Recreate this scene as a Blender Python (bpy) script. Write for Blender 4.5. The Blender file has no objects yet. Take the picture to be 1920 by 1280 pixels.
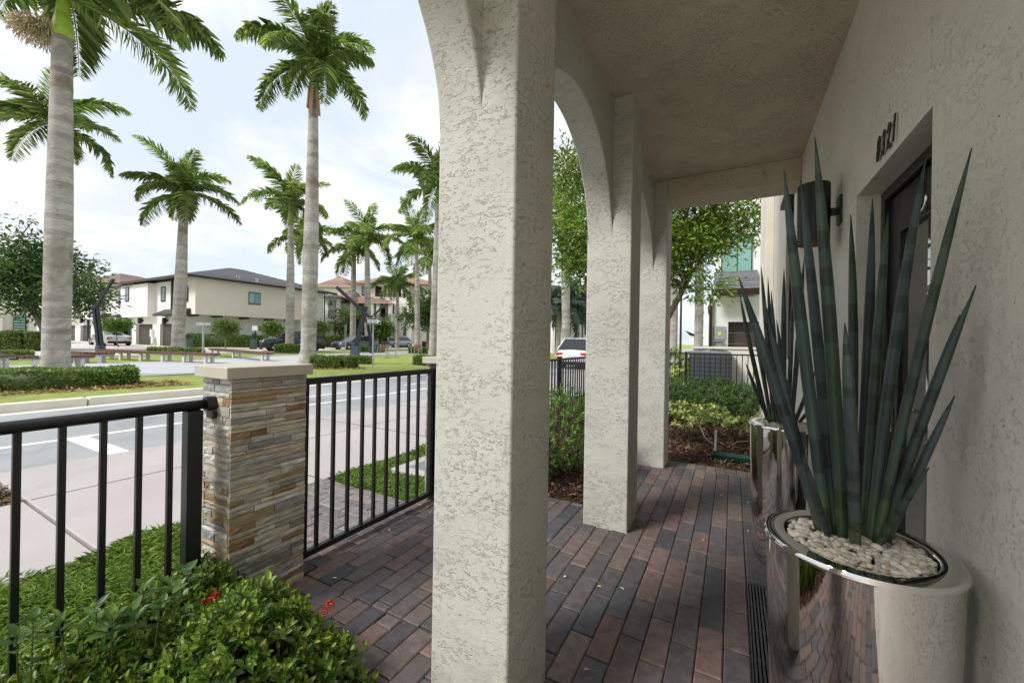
import bpy, bmesh, math, random
import numpy as np
from mathutils import Vector, Matrix
R = math.radians
scene = bpy.context.scene
COL = scene.collection

# ------------------------------------------------------------------ camera, sky, sun, exposure
F_PX, YAW, PITCH, ROLL, CAM_Z = 750.9, 0.503487, 0.00076, 0.01631, 1.30
_f = np.array([-math.sin(YAW)*math.cos(PITCH), math.cos(YAW)*math.cos(PITCH), math.sin(PITCH)])
_r0 = np.array([math.cos(YAW), math.sin(YAW), 0.0]); _u0 = np.cross(_r0, _f)
_r = _r0*math.cos(ROLL)+_u0*math.sin(ROLL); _u = -_r0*math.sin(ROLL)+_u0*math.cos(ROLL)
cd = bpy.data.cameras.new('camera'); cam = bpy.data.objects.new('camera', cd); COL.objects.link(cam)
cd.sensor_width = 36; cd.lens = 36*F_PX/1920; cd.clip_start = 0.02; cd.clip_end = 3000
m = Matrix((( _r[0], _u[0], -_f[0], 0), (_r[1], _u[1], -_f[1], 0), (_r[2], _u[2], -_f[2], CAM_Z), (0, 0, 0, 1)))
cam.matrix_world = m
scene.camera = cam
SUN_EL, SUN_AZ = R(46), R(215)       # azimuth measured from +Y towards +X
w = bpy.data.worlds.new('World'); scene.world = w; w.use_nodes = True
nt = w.node_tree; N = nt.nodes; L = nt.links
for n in list(N): N.remove(n)
out = N.new('ShaderNodeOutputWorld'); bg = N.new('ShaderNodeBackground'); bg.inputs['Strength'].default_value = 0.10
sky = N.new('ShaderNodeTexSky'); sky.sky_type = 'NISHITA'; sky.sun_disc = False
sky.sun_elevation = SUN_EL; sky.sun_rotation = SUN_AZ; sky.air_density = 1.2; sky.dust_density = 2.5
tc = N.new('ShaderNodeTexCoord')
sep = N.new('ShaderNodeSeparateXYZ'); L.new(tc.outputs['Generated'], sep.inputs[0])
def wmath(op, a, b):
    n = N.new('ShaderNodeMath'); n.operation = op
    for i, v in enumerate((a, b)):
        if isinstance(v, (int, float)): n.inputs[i].default_value = v
        else: L.new(v, n.inputs[i])
    return n.outputs[0]
zz = wmath('ADD', wmath('MAXIMUM', sep.outputs[2], 0.0), 0.22)
cmb = N.new('ShaderNodeCombineXYZ')
L.new(wmath('DIVIDE', sep.outputs[0], zz), cmb.inputs[0]); L.new(wmath('DIVIDE', sep.outputs[1], zz), cmb.inputs[1])
cmb.inputs[2].default_value = 3.1
def wnoise(scale, detail, rough, dist=0.0):
    n = N.new('ShaderNodeTexNoise'); n.inputs['Scale'].default_value = scale; n.inputs['Detail'].default_value = detail
    n.inputs['Roughness'].default_value = rough; n.inputs['Distortion'].default_value = dist
    L.new(cmb.outputs[0], n.inputs['Vector']); return n.outputs['Fac']
def wramp(src, p0, c0, p1, c1):
    n = N.new('ShaderNodeValToRGB'); n.color_ramp.elements[0].position = p0; n.color_ramp.elements[0].color = c0
    n.color_ramp.elements[1].position = p1; n.color_ramp.elements[1].color = c1; L.new(src, n.inputs[0]); return n.outputs[0]
cover = wramp(wnoise(1.25, 10, 0.58, 0.5), 0.40, (0, 0, 0, 1), 0.54, (1, 1, 1, 1))
shade = wramp(wnoise(2.3, 10, 0.6, 0.3), 0.36, (5.7, 6.1, 6.8, 1), 0.60, (7.5, 7.55, 7.6, 1))
veil = N.new('ShaderNodeMixRGB'); veil.inputs[0].default_value = 0.82
L.new(sky.outputs[0], veil.inputs[1]); veil.inputs[2].default_value = (5.9, 6.55, 7.3, 1)
mixs = N.new('ShaderNodeMixRGB'); L.new(cover, mixs.inputs[0]); L.new(veil.outputs[0], mixs.inputs[1]); L.new(shade, mixs.inputs[2])
L.new(mixs.outputs[0], bg.inputs[0]); L.new(bg.outputs[0], out.inputs[0])
sd = bpy.data.lights.new('sun', 'SUN'); sd.energy = 2.3; sd.angle = R(16); sd.color = (1, 0.97, 0.92)
sun = bpy.data.objects.new('sun', sd); COL.objects.link(sun)
sdir = Vector((math.sin(SUN_AZ)*math.cos(SUN_EL), math.cos(SUN_AZ)*math.cos(SUN_EL), math.sin(SUN_EL)))
sun.rotation_euler = sdir.to_track_quat('Z', 'Y').to_euler()
scene.view_settings.view_transform = 'Standard'; scene.view_settings.look = 'None'
scene.view_settings.exposure = 0.60; scene.view_settings.gamma = 1.0
scene.cycles.max_bounces = 10; scene.cycles.diffuse_bounces = 6; scene.cycles.glossy_bounces = 5
scene.cycles.transparent_max_bounces = 6
scene.cycles.use_denoising = True
scene.cycles.caustics_reflective = False; scene.cycles.caustics_refractive = False

# ------------------------------------------------------------------ measuring: photograph pixel (1920 wide) -> point in the place
C0 = np.array([0, 0, CAM_Z])
def ray(px, py): return _r*(px-960)/F_PX + _u*(640-py)/F_PX + _f
def on_z(px, py, z): d = ray(px, py); return C0 + d*((z-CAM_Z)/d[2])
def on_x(px, py, x): d = ray(px, py); return C0 + d*(x/d[0])
def on_y(px, py, y): d = ray(px, py); return C0 + d*(y/d[1])
def at_d(px, py, D): return C0 + ray(px, py)*D
ROAD_Z, WALK_Z = -0.15, -0.03
def g(x): return 0.02+0.0076*max(0.0, -11.75-x)                     # the land beyond the street rises gently to the west
def gp(px, D):                                                       # a spot on that land seen in column px at distance D
    p = at_d(px, 640, D); return np.array([p[0], p[1], g(p[0])])

# ------------------------------------------------------------------ materials
def M(name, col=(0.5, 0.5, 0.5), attr=False, rough=0.7, metal=0.0, var=0.12, vs=4.0, bump=0.0, bs=40.0, spec=0.4, transl=0.0, coat=0.0, stretch=(1, 1, 1), bd=0.01, blot=None):
    mt = bpy.data.materials.new(name); mt.use_nodes = True
    n = mt.node_tree.nodes; l = mt.node_tree.links; b = n['Principled BSDF']; o = n['Material Output']
    b.inputs['Roughness'].default_value = rough; b.inputs['Metallic'].default_value = metal
    b.inputs['Specular IOR Level'].default_value = spec
    if coat: b.inputs['Coat Weight'].default_value = coat; b.inputs['Coat Roughness'].default_value = 0.04
    t = n.new('ShaderNodeTexCoord'); mp = n.new('ShaderNodeMapping'); mp.inputs['Scale'].default_value = stretch
    l.new(t.outputs['Object'], mp.inputs[0])
    if attr:
        a = n.new('ShaderNodeAttribute'); a.attribute_name = 'Col'; src = a.outputs['Color']
    else:
        a = n.new('ShaderNodeRGB'); a.outputs[0].default_value = (*col, 1); src = a.outputs[0]
    if var:
        nz = n.new('ShaderNodeTexNoise'); nz.inputs['Scale'].default_value = vs; nz.inputs['Detail'].default_value = 6
        nz.inputs['Roughness'].default_value = 0.62
        l.new(mp.outputs[0], nz.inputs['Vector'])
        mr = n.new('ShaderNodeMapRange'); mr.inputs[1].default_value = 0.25; mr.inputs[2].default_value = 0.75
        mr.inputs[3].default_value = 1-var; mr.inputs[4].default_value = 1+var
        l.new(nz.outputs[0], mr.inputs[0])
        mul = n.new('ShaderNodeVectorMath'); mul.operation = 'SCALE'; l.new(src, mul.inputs[0]); l.new(mr.outputs[0], mul.inputs['Scale'])
        src = mul.outputs[0]
    if blot:                                  # stains and lichen with shapes of their own
        bc, bsc, lo, hi, amt = blot; q = n.new('ShaderNodeTexNoise'); q.inputs['Scale'].default_value = bsc; q.inputs['Detail'].default_value = 8; q.inputs['Roughness'].default_value = 0.68; q.inputs['Distortion'].default_value = 0.6
        l.new(t.outputs['Object'], q.inputs['Vector']); r_ = n.new('ShaderNodeMapRange')
        for i_, v_ in enumerate((lo, hi, 0, amt)): r_.inputs[i_+1].default_value = v_
        l.new(q.outputs[0], r_.inputs[0]); mx_ = n.new('ShaderNodeMixRGB'); l.new(r_.outputs[0], mx_.inputs[0]); l.new(src, mx_.inputs[1]); mx_.inputs[2].default_value = (*bc, 1); src = mx_.outputs[0]
    l.new(src, b.inputs['Base Color'])
    if bump:
        nb = n.new('ShaderNodeTexNoise'); nb.inputs['Scale'].default_value = bs; nb.inputs['Detail'].default_value = 8
        nb.inputs['Roughness'].default_value = 0.6
        l.new(mp.outputs[0], nb.inputs['Vector'])
        bm_ = n.new('ShaderNodeBump'); bm_.inputs['Strength'].default_value = bump; bm_.inputs['Distance'].default_value = bd
        l.new(nb.outputs[0], bm_.inputs['Height']); l.new(bm_.outputs[0], b.inputs['Normal'])
    if transl:
        tr = n.new('ShaderNodeBsdfTranslucent'); l.new(src, tr.inputs[0])
        mx = n.new('ShaderNodeMixShader'); mx.inputs[0].default_value = transl
        l.new(b.outputs[0], mx.inputs[1]); l.new(tr.outputs[0], mx.inputs[2]); l.new(mx.outputs[0], o.inputs[0])
    return mt

def stucco(name, col, ridge=1.0, scale=26.0, pits=0.0, stretch=(1, 1, 1.8), lo=0.47, hi=0.56, dist=0.006):
    """trowelled stucco: plateaus of plaster over a grainy coat, with open pits"""
    mt = bpy.data.materials.new(name); mt.use_nodes = True
    n = mt.node_tree.nodes; l = mt.node_tree.links; b = n['Principled BSDF']
    b.inputs['Roughness'].default_value = 0.82; b.inputs['Specular IOR Level'].default_value = 0.25
    t = n.new('ShaderNodeTexCoord'); mp = n.new('ShaderNodeMapping'); mp.inputs['Scale'].default_value = stretch
    l.new(t.outputs['Object'], mp.inputs[0])
    def nz(s, d, r, di=0.0):
        q = n.new('ShaderNodeTexNoise'); q.inputs['Scale'].default_value = s; q.inputs['Detail'].default_value = d
        q.inputs['Roughness'].default_value = r; q.inputs['Distortion'].default_value = di; l.new(mp.outputs[0], q.inputs['Vector']); return q.outputs[0]
    def mr(src, a, b_, c, d_):
        q = n.new('ShaderNodeMapRange'); q.interpolation_type = 'SMOOTHSTEP'
        for i, v in enumerate((a, b_, c, d_)): q.inputs[i+1].default_value = v
        l.new(src, q.inputs[0]); return q.outputs[0]
    def mth(op, a, b_):
        q = n.new('ShaderNodeMath'); q.operation = op
        for i, v in enumerate((a, b_)):
            if isinstance(v, (int, float)): q.inputs[i].default_value = v
            else: l.new(v, q.inputs[i])
        return q.outputs[0]
    base = nz(scale, 5, 0.62, 0.5)
    plate = mr(base, lo, hi, 0, 1)
    mask = mr(nz(4.2, 4, 0.6), 0.36, 0.58, 0.12, 1)
    h = mth('ADD', mth('MULTIPLY', mth('MULTIPLY', plate, mask), ridge), mth('MULTIPLY', nz(120, 5, 0.65), 0.5))
    h = mth('ADD', h, mth('MULTIPLY', nz(7, 3, 0.5), 0.6))
    pit = mr(nz(46, 4, 0.6, 0.5), 0.66, 0.72, 0, 1)
    pit = mth('MULTIPLY', pit, mr(nz(1.7, 2, 0.5), 0.42, 0.6, 0, 1))
    h = mth('SUBTRACT', h, mth('MULTIPLY', pit, pits*1.4))
    bm_ = n.new('ShaderNodeBump'); bm_.inputs['Strength'].default_value = 1.0; bm_.inputs['Distance'].default_value = dist
    l.new(h, bm_.inputs['Height']); l.new(bm_.outputs[0], b.inputs['Normal'])
    tone = mr(nz(1.3, 6, 0.6), 0.3, 0.7, 0.93, 1.05)
    tone = mth('MULTIPLY', tone, mth('SUBTRACT', 1.0, mth('MULTIPLY', pit, 0.55*min(1, pits))))
    sp_ = n.new('ShaderNodeSeparateXYZ'); l.new(t.outputs['Object'], sp_.inputs[0])      # uneven blotches that darken the stucco towards the ground
    low_blotch = mth('MULTIPLY', mr(sp_.outputs[2], -0.05, 0.42, 1, 0), mr(nz(6, 6, 0.65), 0.38, 0.66, 0, 1))
    tone = mth('MULTIPLY', tone, mth('SUBTRACT', 1.0, mth('MULTIPLY', low_blotch, 0.28)))
    streak = mr(nz(3.1, 5, 0.6), 0.55, 0.75, 0, 0.10); tone = mth('SUBTRACT', tone, streak)
    sc = n.new('ShaderNodeVectorMath'); sc.operation = 'SCALE'; sc.inputs[0].default_value = col; l.new(tone, sc.inputs['Scale'])
    l.new(sc.outputs[0], b.inputs['Base Color'])
    return mt

def glass(name, col=(0.02, 0.025, 0.03), spec=0.5, rough=0.02, coat=0.0):
    return M(name, col, rough=rough, var=0, spec=spec, coat=coat)

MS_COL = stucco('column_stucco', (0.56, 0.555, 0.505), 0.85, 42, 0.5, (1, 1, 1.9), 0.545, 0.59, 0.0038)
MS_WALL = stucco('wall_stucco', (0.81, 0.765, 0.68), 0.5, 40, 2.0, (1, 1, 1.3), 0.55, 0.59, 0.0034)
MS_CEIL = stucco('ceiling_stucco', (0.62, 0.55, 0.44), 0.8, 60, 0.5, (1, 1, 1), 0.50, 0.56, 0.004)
MS_FAR = M('far_stucco', (0.88, 0.87, 0.84), rough=0.9, var=0.05, vs=0.8, bump=0.2, bs=30)
MS_WHITE = M('white_stucco', (0.84, 0.84, 0.83), rough=0.9, var=0.05, vs=0.6, bump=0.2, bs=30)
MS_CREAM = M('cream_stucco', (0.80, 0.76, 0.68), rough=0.9, var=0.05, vs=0.6)
M_BLACK = M('black_powder_coat', (0.012, 0.012, 0.014), rough=0.38, var=0.1, vs=20, spec=0.5)
M_STEEL = M('black_sculpture_steel', (0.018, 0.022, 0.03), rough=0.45, var=0.3, vs=1.5)
M_BLUESTEEL = M('blue_grey_steel', (0.05, 0.075, 0.11), rough=0.5, var=0.2, vs=2)
M_CONC = M('cap_concrete', (0.50, 0.46, 0.39), rough=0.85, var=0.1, vs=6, bump=0.25, bs=120, bd=0.003)
M_SIDEWALK = M('pink_sidewalk_concrete', (0.43, 0.395, 0.39), rough=0.9, var=0.10, vs=0.9, blot=((.27, .25, .25), .8, .54, .74, .5), bump=0.15, bs=90, bd=0.004)
M_KERB = M('kerb_concrete', (0.70, 0.66, 0.58), rough=0.9, var=0.1, vs=2)
M_ASPH = M('asphalt', (0.33, 0.34, 0.35), rough=0.92, var=0.16, vs=0.9, blot=((.16, .16, .17), .55, .52, .72, .55), bump=0.35, bs=260, bd=0.006)
M_PLAZA = M('plaza_paving', (0.46, 0.47, 0.49), rough=0.9, var=0.08, vs=0.6)
M_FARROAD = M('pale_far_paving', (0.60, 0.55, 0.50), rough=0.9, var=0.08, vs=0.4)
M_PAINT = M('road_paint', (0.80, 0.80, 0.78), rough=0.8, var=0.08, vs=8)
M_GRASSG = M('lawn_ground', (0.28, 0.33, 0.075), rough=0.95, var=0.35, vs=2.5, bump=0.8, bs=60, bd=0.03)
M_SOIL = M('mulch_soil', (0.045, 0.024, 0.014), rough=0.95, var=0.4, vs=30, bump=0.8, bs=60, bd=0.03)
M_CHIP = M('mulch_chips', attr=True, rough=0.9, var=0.15, vs=40)
M_PAVER = M('clay_pavers', attr=True, rough=0.78, var=0.38, vs=22, bump=0.7, bs=150, bd=0.004)
M_SAND = M('joint_sand', (0.06, 0.05, 0.044), rough=0.95, var=0.3, vs=60)
M_STONE = M('stacked_ledger_stone', attr=True, rough=0.8, var=0.34, vs=16, bump=0.6, bs=45, bd=0.008, stretch=(1, 1, 2.2))
M_LEAF = M('glossy_leaves', attr=True, rough=0.38, var=0.12, vs=9, spec=0.5, transl=0.30)
M_TREELEAF = M('tree_leaves', attr=True, rough=0.5, var=0.15, vs=2, spec=0.4, transl=0.42)
M_PALMLEAF = M('palm_leaves', attr=True, rough=0.45, var=0.18, vs=1.2, spec=0.4, transl=0.5)
M_HEDGE = M('hedge_leaves', attr=True, rough=0.5, var=0.2, vs=3, transl=0.25)
M_BLADE = M('grass_blades', attr=True, rough=0.5, var=0.2, vs=3, transl=0.35)
M_BARK = M('bark', (0.12, 0.09, 0.065), rough=0.95, var=0.3, vs=12, bump=0.6, bs=30)
M_GREYBARK = M('grey_bark', (0.24, 0.21, 0.18), rough=0.95, var=0.3, vs=6, bump=0.6, bs=30)
M_PTRUNK = M('royal_palm_trunk', attr=True, rough=0.9, var=0.25, vs=5.0, bump=0.8, bs=10, bd=0.05, stretch=(1, 1, 4), blot=((.20, .145, .10), 1.0, .46, .64, .85))
M_SHAFT = M('green_crownshaft', attr=True, rough=0.4, var=0.15, vs=2)
M_SANS = M('sansevieria_skin', attr=True, rough=0.42, var=0.35, vs=45, bump=0.35, bs=90, bd=0.004, stretch=(1, 1, 0.05))
M_CHROME = M('polished_steel', (0.72, 0.70, 0.68), rough=0.035, metal=1.0, var=0.03, vs=5, bump=0.015, bs=4, bd=0.05)
M_PEB = M('white_pebble', attr=True, rough=0.45, var=0.12, vs=60, spec=0.5)
M_DOOR = M('dark_door_metal', (0.016, 0.014, 0.014), rough=0.35, var=0.1, vs=8)
M_MAROON = M('maroon_frame', (0.035, 0.014, 0.012), rough=0.45, var=0.1, vs=8)
M_DGLASS = M('door_glass', (0.30, 0.30, 0.29), rough=0.02, metal=0.85, var=0)
M_WGLASS = M('window_glass', (0.10, 0.18, 0.18), rough=0.03, var=0, spec=0.9)
M_TEAL = M('teal_window_glass', (0.22, 0.42, 0.38), rough=0.04, var=0.1, vs=1, spec=0.8)
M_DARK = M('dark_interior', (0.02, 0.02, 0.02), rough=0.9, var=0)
M_COPPER = M('copper_lining', (0.62, 0.25, 0.07), rough=0.35, metal=0.6, var=0.05)
M_SILVER = M('brushed_silver', (0.75, 0.75, 0.74), rough=0.2, metal=1.0, var=0.04)
M_GARAGE = M('brown_garage_door', (0.085, 0.065, 0.058), rough=0.6, var=0.08, vs=3)
M_SLATE = M('grey_slate_roof', attr=True, rough=0.8, var=0.15, vs=3)
M_TERRA = M('terracotta_roof', attr=True, rough=0.85, var=0.2, vs=2)
M_SIDING = M('beige_siding', (0.82, 0.76, 0.67), rough=0.8, var=0.04, vs=1)
M_TRIM = M('brown_trim', (0.05, 0.038, 0.034), rough=0.6, var=0.1)
M_WOOD = M('bench_slats', (0.17, 0.085, 0.065), rough=0.6, var=0.25, vs=4)
M_BENCHC = M('bench_concrete', (0.62, 0.61, 0.60), rough=0.85, var=0.08)
M_GALV = M('galvanised_post', (0.42, 0.44, 0.45), rough=0.5, metal=0.3, var=0.1)
M_WHITE = M('white_plastic', (0.80, 0.80, 0.79), rough=0.45, var=0.04)
M_GREENP = M('dark_green_plastic', (0.012, 0.055, 0.045), rough=0.45, var=0.1)
M_UTILG = M('utility_green', (0.10, 0.17, 0.13), rough=0.6, var=0.1)
M_YELLOW = M('hydrant_yellow', (0.75, 0.40, 0.03), rough=0.5, var=0.08)
M_TYRE = M('tyre_rubber', (0.015, 0.015, 0.015), rough=0.8, var=0)
M_RIM = M('alloy_rim', (0.55, 0.55, 0.56), rough=0.3, metal=0.8, var=0)
M_CARGLASS = M('car_glass', (0.015, 0.018, 0.02), rough=0.03, var=0, spec=0.8)
M_LAMP = M('head_lamp_lens', (0.75, 0.77, 0.8), rough=0.1, var=0, spec=0.8)
M_TAIL = M('tail_lamp_lens', (0.45, 0.02, 0.02), rough=0.15, var=0)
M_PLATE = M('number_plate', (0.6, 0.65, 0.65), rough=0.5, var=0)
M_RED = M('red_petals', attr=True, rough=0.5, var=0.1, transl=0.3)
M_ACGREY = M('ac_grey_metal', (0.20, 0.21, 0.22), rough=0.5, var=0.08)
M_ACFIN = M('ac_dark_grille', (0.045, 0.047, 0.055), rough=0.6, var=0.1)
def paint(name, col, metal=0.4): return M(name, col, rough=0.25, metal=metal, var=0, coat=0.8)

# ------------------------------------------------------------------ mesh building
class MB:
    def __init__(s): s.v = []; s.f = []; s.c = []
    def add(s, v, f, c=(0.5, 0.5, 0.5)):
        o = len(s.v); s.v += [tuple(map(float, p)) for p in v]
        for q in f: s.f.append(tuple(i+o for i in q)); s.c.append(c)
    def box(s, x0, x1, y0, y1, z0, z1, c=(.5, .5, .5)):
        v = [(x, y, z) for z in (z0, z1) for y in (y0, y1) for x in (x0, x1)]
        s.add(v, [(0, 2, 3, 1), (4, 5, 7, 6), (0, 1, 5, 4), (2, 6, 7, 3), (0, 4, 6, 2), (1, 3, 7, 5)], c)
    def obox(s, p, q, wd, ht, up=(0, 0, 1), c=(.5, .5, .5)):
        """a beam from p to q, wd wide and ht deep"""
        p = Vector(p); q = Vector(q); d = (q-p).normalized(); u = Vector(up)
        sd_ = d.cross(u)
        if sd_.length < 1e-4: sd_ = d.cross(Vector((1, 0, 0)))
        sd_.normalize(); u = sd_.cross(d).normalized()
        v = [e + sd_*(a*wd/2) + u*(b*ht/2) for e in (p, q) for a, b in ((-1, -1), (1, -1), (1, 1), (-1, 1))]
        s.add(v, [(0, 1, 2, 3), (7, 6, 5, 4), (0, 4, 5, 1), (1, 5, 6, 2), (2, 6, 7, 3), (3, 7, 4, 0)], c)
    def tube(s, pts, rad, n=10, c=(.5, .5, .5), caps=True, cols=None, groove=0.0, seed=0):
        pts = [Vector(p) for p in pts]; k = len(pts)
        if not hasattr(rad, '__len__'): rad = [rad]*k
        o = len(s.v); ref = Vector((1, 0, 0))
        t0 = (pts[1]-pts[0]).normalized()
        if abs(t0.dot(ref)) > 0.9: ref = Vector((0, 1, 0))
        for i, p in enumerate(pts):
            t = (pts[min(i+1, k-1)]-pts[max(i-1, 0)]).normalized()
            a = (ref - t*ref.dot(t)).normalized(); b = t.cross(a); ref = a
            for j in range(n):
                th = 2*math.pi*j/n + seed; rr = rad[i]*(1-groove*(j % 4 == 0))
                s.v.append(tuple(p + (a*math.cos(th)+b*math.sin(th))*rr))
        for i in range(k-1):
            for j in range(n):
                s.f.append((o+i*n+j, o+i*n+(j+1) % n, o+(i+1)*n+(j+1) % n, o+(i+1)*n+j))
                s.c.append(cols[i] if cols else c)
        if caps:
            s.f.append(tuple(o+j for j in reversed(range(n)))); s.c.append(cols[0] if cols else c)
            s.f.append(tuple(o+(k-1)*n+j for j in range(n))); s.c.append(cols[-1] if cols else c)
    def lathe(s, prof, cx=0, cy=0, n=32, c=(.5, .5, .5)):
        o = len(s.v); k = len(prof)
        for r_, z in prof:
            for j in range(n): s.v.append((cx+r_*math.cos(2*math.pi*j/n), cy+r_*math.sin(2*math.pi*j/n), z))
        for i in range(k-1):
            for j in range(n): s.f.append((o+i*n+j, o+i*n+(j+1) % n, o+(i+1)*n+(j+1) % n, o+(i+1)*n+j)); s.c.append(c)
    def prism(s, poly, z0, z1, c=(.5, .5, .5)):
        k = len(poly); v = [(x, y, z0) for x, y in poly]+[(x, y, z1) for x, y in poly]
        s.add(v, [tuple(reversed(range(k))), tuple(range(k, 2*k))]+[(i, (i+1) % k, k+(i+1) % k, k+i) for i in range(k)], c)
    def poly(s, v, c=(.5, .5, .5)): s.add(v, [tuple(range(len(v)))], c)
    def build(s, name, mat, parent=None, smooth=False, bevel=0.0, seg=2, angle=40):
        me = bpy.data.meshes.new(name); me.from_pydata(s.v, [], s.f)
        at = me.attributes.new('Col', 'FLOAT_COLOR', 'FACE')
        at.data.foreach_set('color', np.array([(*c, 1.0) for c in s.c], dtype=np.float32).ravel())
        if smooth: me.polygons.foreach_set('use_smooth', np.ones(len(me.polygons), dtype=bool))
        me.materials.append(mat); me.update()
        o = bpy.data.objects.new(name, me); COL.objects.link(o)
        if parent: o.parent = parent
        if bevel:
            bv = o.modifiers.new('bevel', 'BEVEL'); bv.width = bevel; bv.segments = seg; bv.limit_method = 'ANGLE'; bv.angle_limit = R(angle)
        return o

def build_np(name, V, F, C, mat, parent=None, smooth=False):
    me = bpy.data.meshes.new(name); V = np.asarray(V, dtype=np.float32); F = np.asarray(F, dtype=np.int32)
    nf, k = F.shape
    me.vertices.add(len(V)); me.vertices.foreach_set('co', V.ravel())
    me.loops.add(nf*k); me.loops.foreach_set('vertex_index', F.ravel())
    me.polygons.add(nf); me.polygons.foreach_set('loop_start', np.arange(0, nf*k, k, dtype=np.int32))
    me.update(calc_edges=True)
    if smooth: me.polygons.foreach_set('use_smooth', np.ones(nf, dtype=bool))
    at = me.attributes.new('Col', 'FLOAT_COLOR', 'FACE')
    cc = np.ones((nf, 4), dtype=np.float32); cc[:, :3] = C; at.data.foreach_set('color', cc.ravel())
    me.materials.append(mat); me.validate()
    o = bpy.data.objects.new(name, me); COL.objects.link(o)
    if parent: o.parent = parent
    return o

def tag(o, label, cat, group=None):
    o['label'] = label; o['category'] = cat
    if group: o['group'] = group
    return o
def thing(name, loc, label, cat, group=None, rz=0.0):
    o = bpy.data.objects.new(name, None); COL.objects.link(o); o.location = tuple(map(float, loc)); o.rotation_euler = (0, 0, rz)
    o.empty_display_size = 0.1
    return tag(o, label, cat, group)
def struct(o): o['kind'] = 'structure'; return o
def stuff(o, label, cat): o['kind'] = 'stuff'; return tag(o, label, cat)
def parts_at(mbs, parent):
    """world-space mesh builders, moved into the parent's own frame"""
    loc = parent.location; c, s_ = math.cos(-parent.rotation_euler.z), math.sin(-parent.rotation_euler.z)
    out_ = []
    for mb in (mbs if isinstance(mbs, (list, tuple)) else [mbs]):
        mb.v = [((x-loc.x)*c-(y-loc.y)*s_, (x-loc.x)*s_+(y-loc.y)*c, z-loc.z) for x, y, z in mb.v]; out_.append(mb)
    return out_
def nrm(a): return a/np.maximum(1e-9, np.linalg.norm(a, axis=-1, keepdims=True))
def unit_rand(rg, n): return nrm(rg.normal(size=(n, 3)))

def leaf_arrays(P, D, Nn, Ln, W, fold=0.25, droop=0.12):
    """folded six-point leaves: two quads each"""
    D = nrm(D); S = nrm(np.cross(D, Nn)); Nn = np.cross(S, D)
    Ln = np.broadcast_to(np.asarray(Ln, float), (len(P),))[:, None]; W = np.broadcast_to(np.asarray(W, float), (len(P),))[:, None]
    up = Nn*W*fold
    v = np.stack([P, P+D*Ln*.34+S*W*.5+up, P+D*Ln*.72+S*W*.42+up-Nn*Ln*droop*.4, P+D*Ln-Nn*Ln*droop,
                  P+D*Ln*.72-S*W*.42+up-Nn*Ln*droop*.4, P+D*Ln*.34-S*W*.5+up], axis=1)
    n = len(P); b = np.arange(n)[:, None]*6
    F = np.stack([np.concatenate([b, b+1, b+2, b+3], 1), np.concatenate([b, b+3, b+4, b+5], 1)], 1).reshape(-1, 4)
    return v.reshape(-1, 3), F
def pick_cols(rg, n, pal, jit=0.15):
    pal = np.array(pal); c = pal[rg.integers(0, len(pal), n)]*(1+rg.uniform(-jit, jit, (n, 1)))
    return np.clip(c, 0.003, 1)
def leaves_obj(name, P, D, Nn, Ln, W, cols, mat, parent=None, fold=0.25, droop=0.12):
    V, F = leaf_arrays(P, D, Nn, Ln, W, fold, droop)
    if parent is not None: V = V-np.array(parent.location)[None, :]
    return build_np(name, V, F, np.repeat(cols, 2, axis=0), mat, parent)
#@@ SETTING
def B(mb, name, mat, parent=None, **kw):
    if parent is not None: parts_at(mb, parent)
    return mb.build(name, mat, parent, **kw)
def sheet(name, poly, z, mat, far=False, dz=0.0):
    mb = MB(); mb.poly([(x, y, (g(x)+dz) if far else z) for x, y in poly])
    return struct(mb.build(name, mat))

# ================================================================== THE SETTING
mb = MB()   # one big ground: flat near the house and along the street, rising gently beyond it
xs = [400, -2.3, -11.7, -60, -150, -900]
zs = [-0.26, -0.26, -0.26, 0.26, 0.9, 0.9]
for i in range(5):
    mb.poly([(xs[i], -500, zs[i]), (xs[i], 1500, zs[i]), (xs[i+1], 1500, zs[i+1]), (xs[i+1], -500, zs[i+1])])
struct(mb.build('ground', M_GRASSG))
sheet('road', [(-6.1, -60), (-6.1, 400), (-11.5, 400), (-11.5, -60)], ROAD_Z, M_ASPH)
mb = MB(); mb.box(-6.1, -3.38, 0.95, 60, -0.24, WALK_Z); mb.box(-4.93, -3.38, -30, 0.93, -0.24, WALK_Z-0.004); mb.box(-6.1, -4.945, -30, -2.0, -0.24, WALK_Z-0.002)
mb.box(-6.1, -5.9, -1.99, 0.93, -0.24, WALK_Z-0.003)
struct(mb.build('sidewalk', M_SIDEWALK, bevel=0.008, seg=1))
mb = MB()   # tooled joints in the sidewalk, as thin sheets
for x0, x1, y0, y1 in [(-4.915, -4.905, 0.96, 60), (-6.08, -3.40, 2.46, 2.472), (-6.08, -3.40, 4.3, 4.312), (-6.08, -3.4, 6.1, 6.112), (-6.08, -3.4, 8.4, 8.412), (-6.08, -3.4, 11.4, 11.412), (-6.08, -3.4, 15.4, 15.412)]:
    mb.poly([(x0, y0, WALK_Z+.003), (x1, y0, WALK_Z+.003), (x1, y1, WALK_Z+.003), (x0, y1, WALK_Z+.003)])
struct(mb.build('sidewalk_joints', M_SAND))
sheet('sidewalk_ramp', [(-6.1, 3.55), (-6.1, 4.75), (-8.0, 4.9), (-8.0, 3.75)], ROAD_Z+0.006, M_SIDEWALK)
mb = MB()
def strip(x0, x1, y0, y1): mb.poly([(x0, y0, ROAD_Z+.004), (x1, y0, ROAD_Z+.004), (x1, y1, ROAD_Z+.004), (x0, y1, ROAD_Z+.004)])
strip(-8.13, -8.0, -40, 3.7); strip(-8.13, -8.0, 4.95, 90); strip(-9.26, -9.15, -40, 5.2)
for k in range(12): strip(-9.26, -9.15, 6.2+3.4*k, 7.5+3.4*k)
strip(-7.99, -6.6, 1.88, 2.10)
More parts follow.
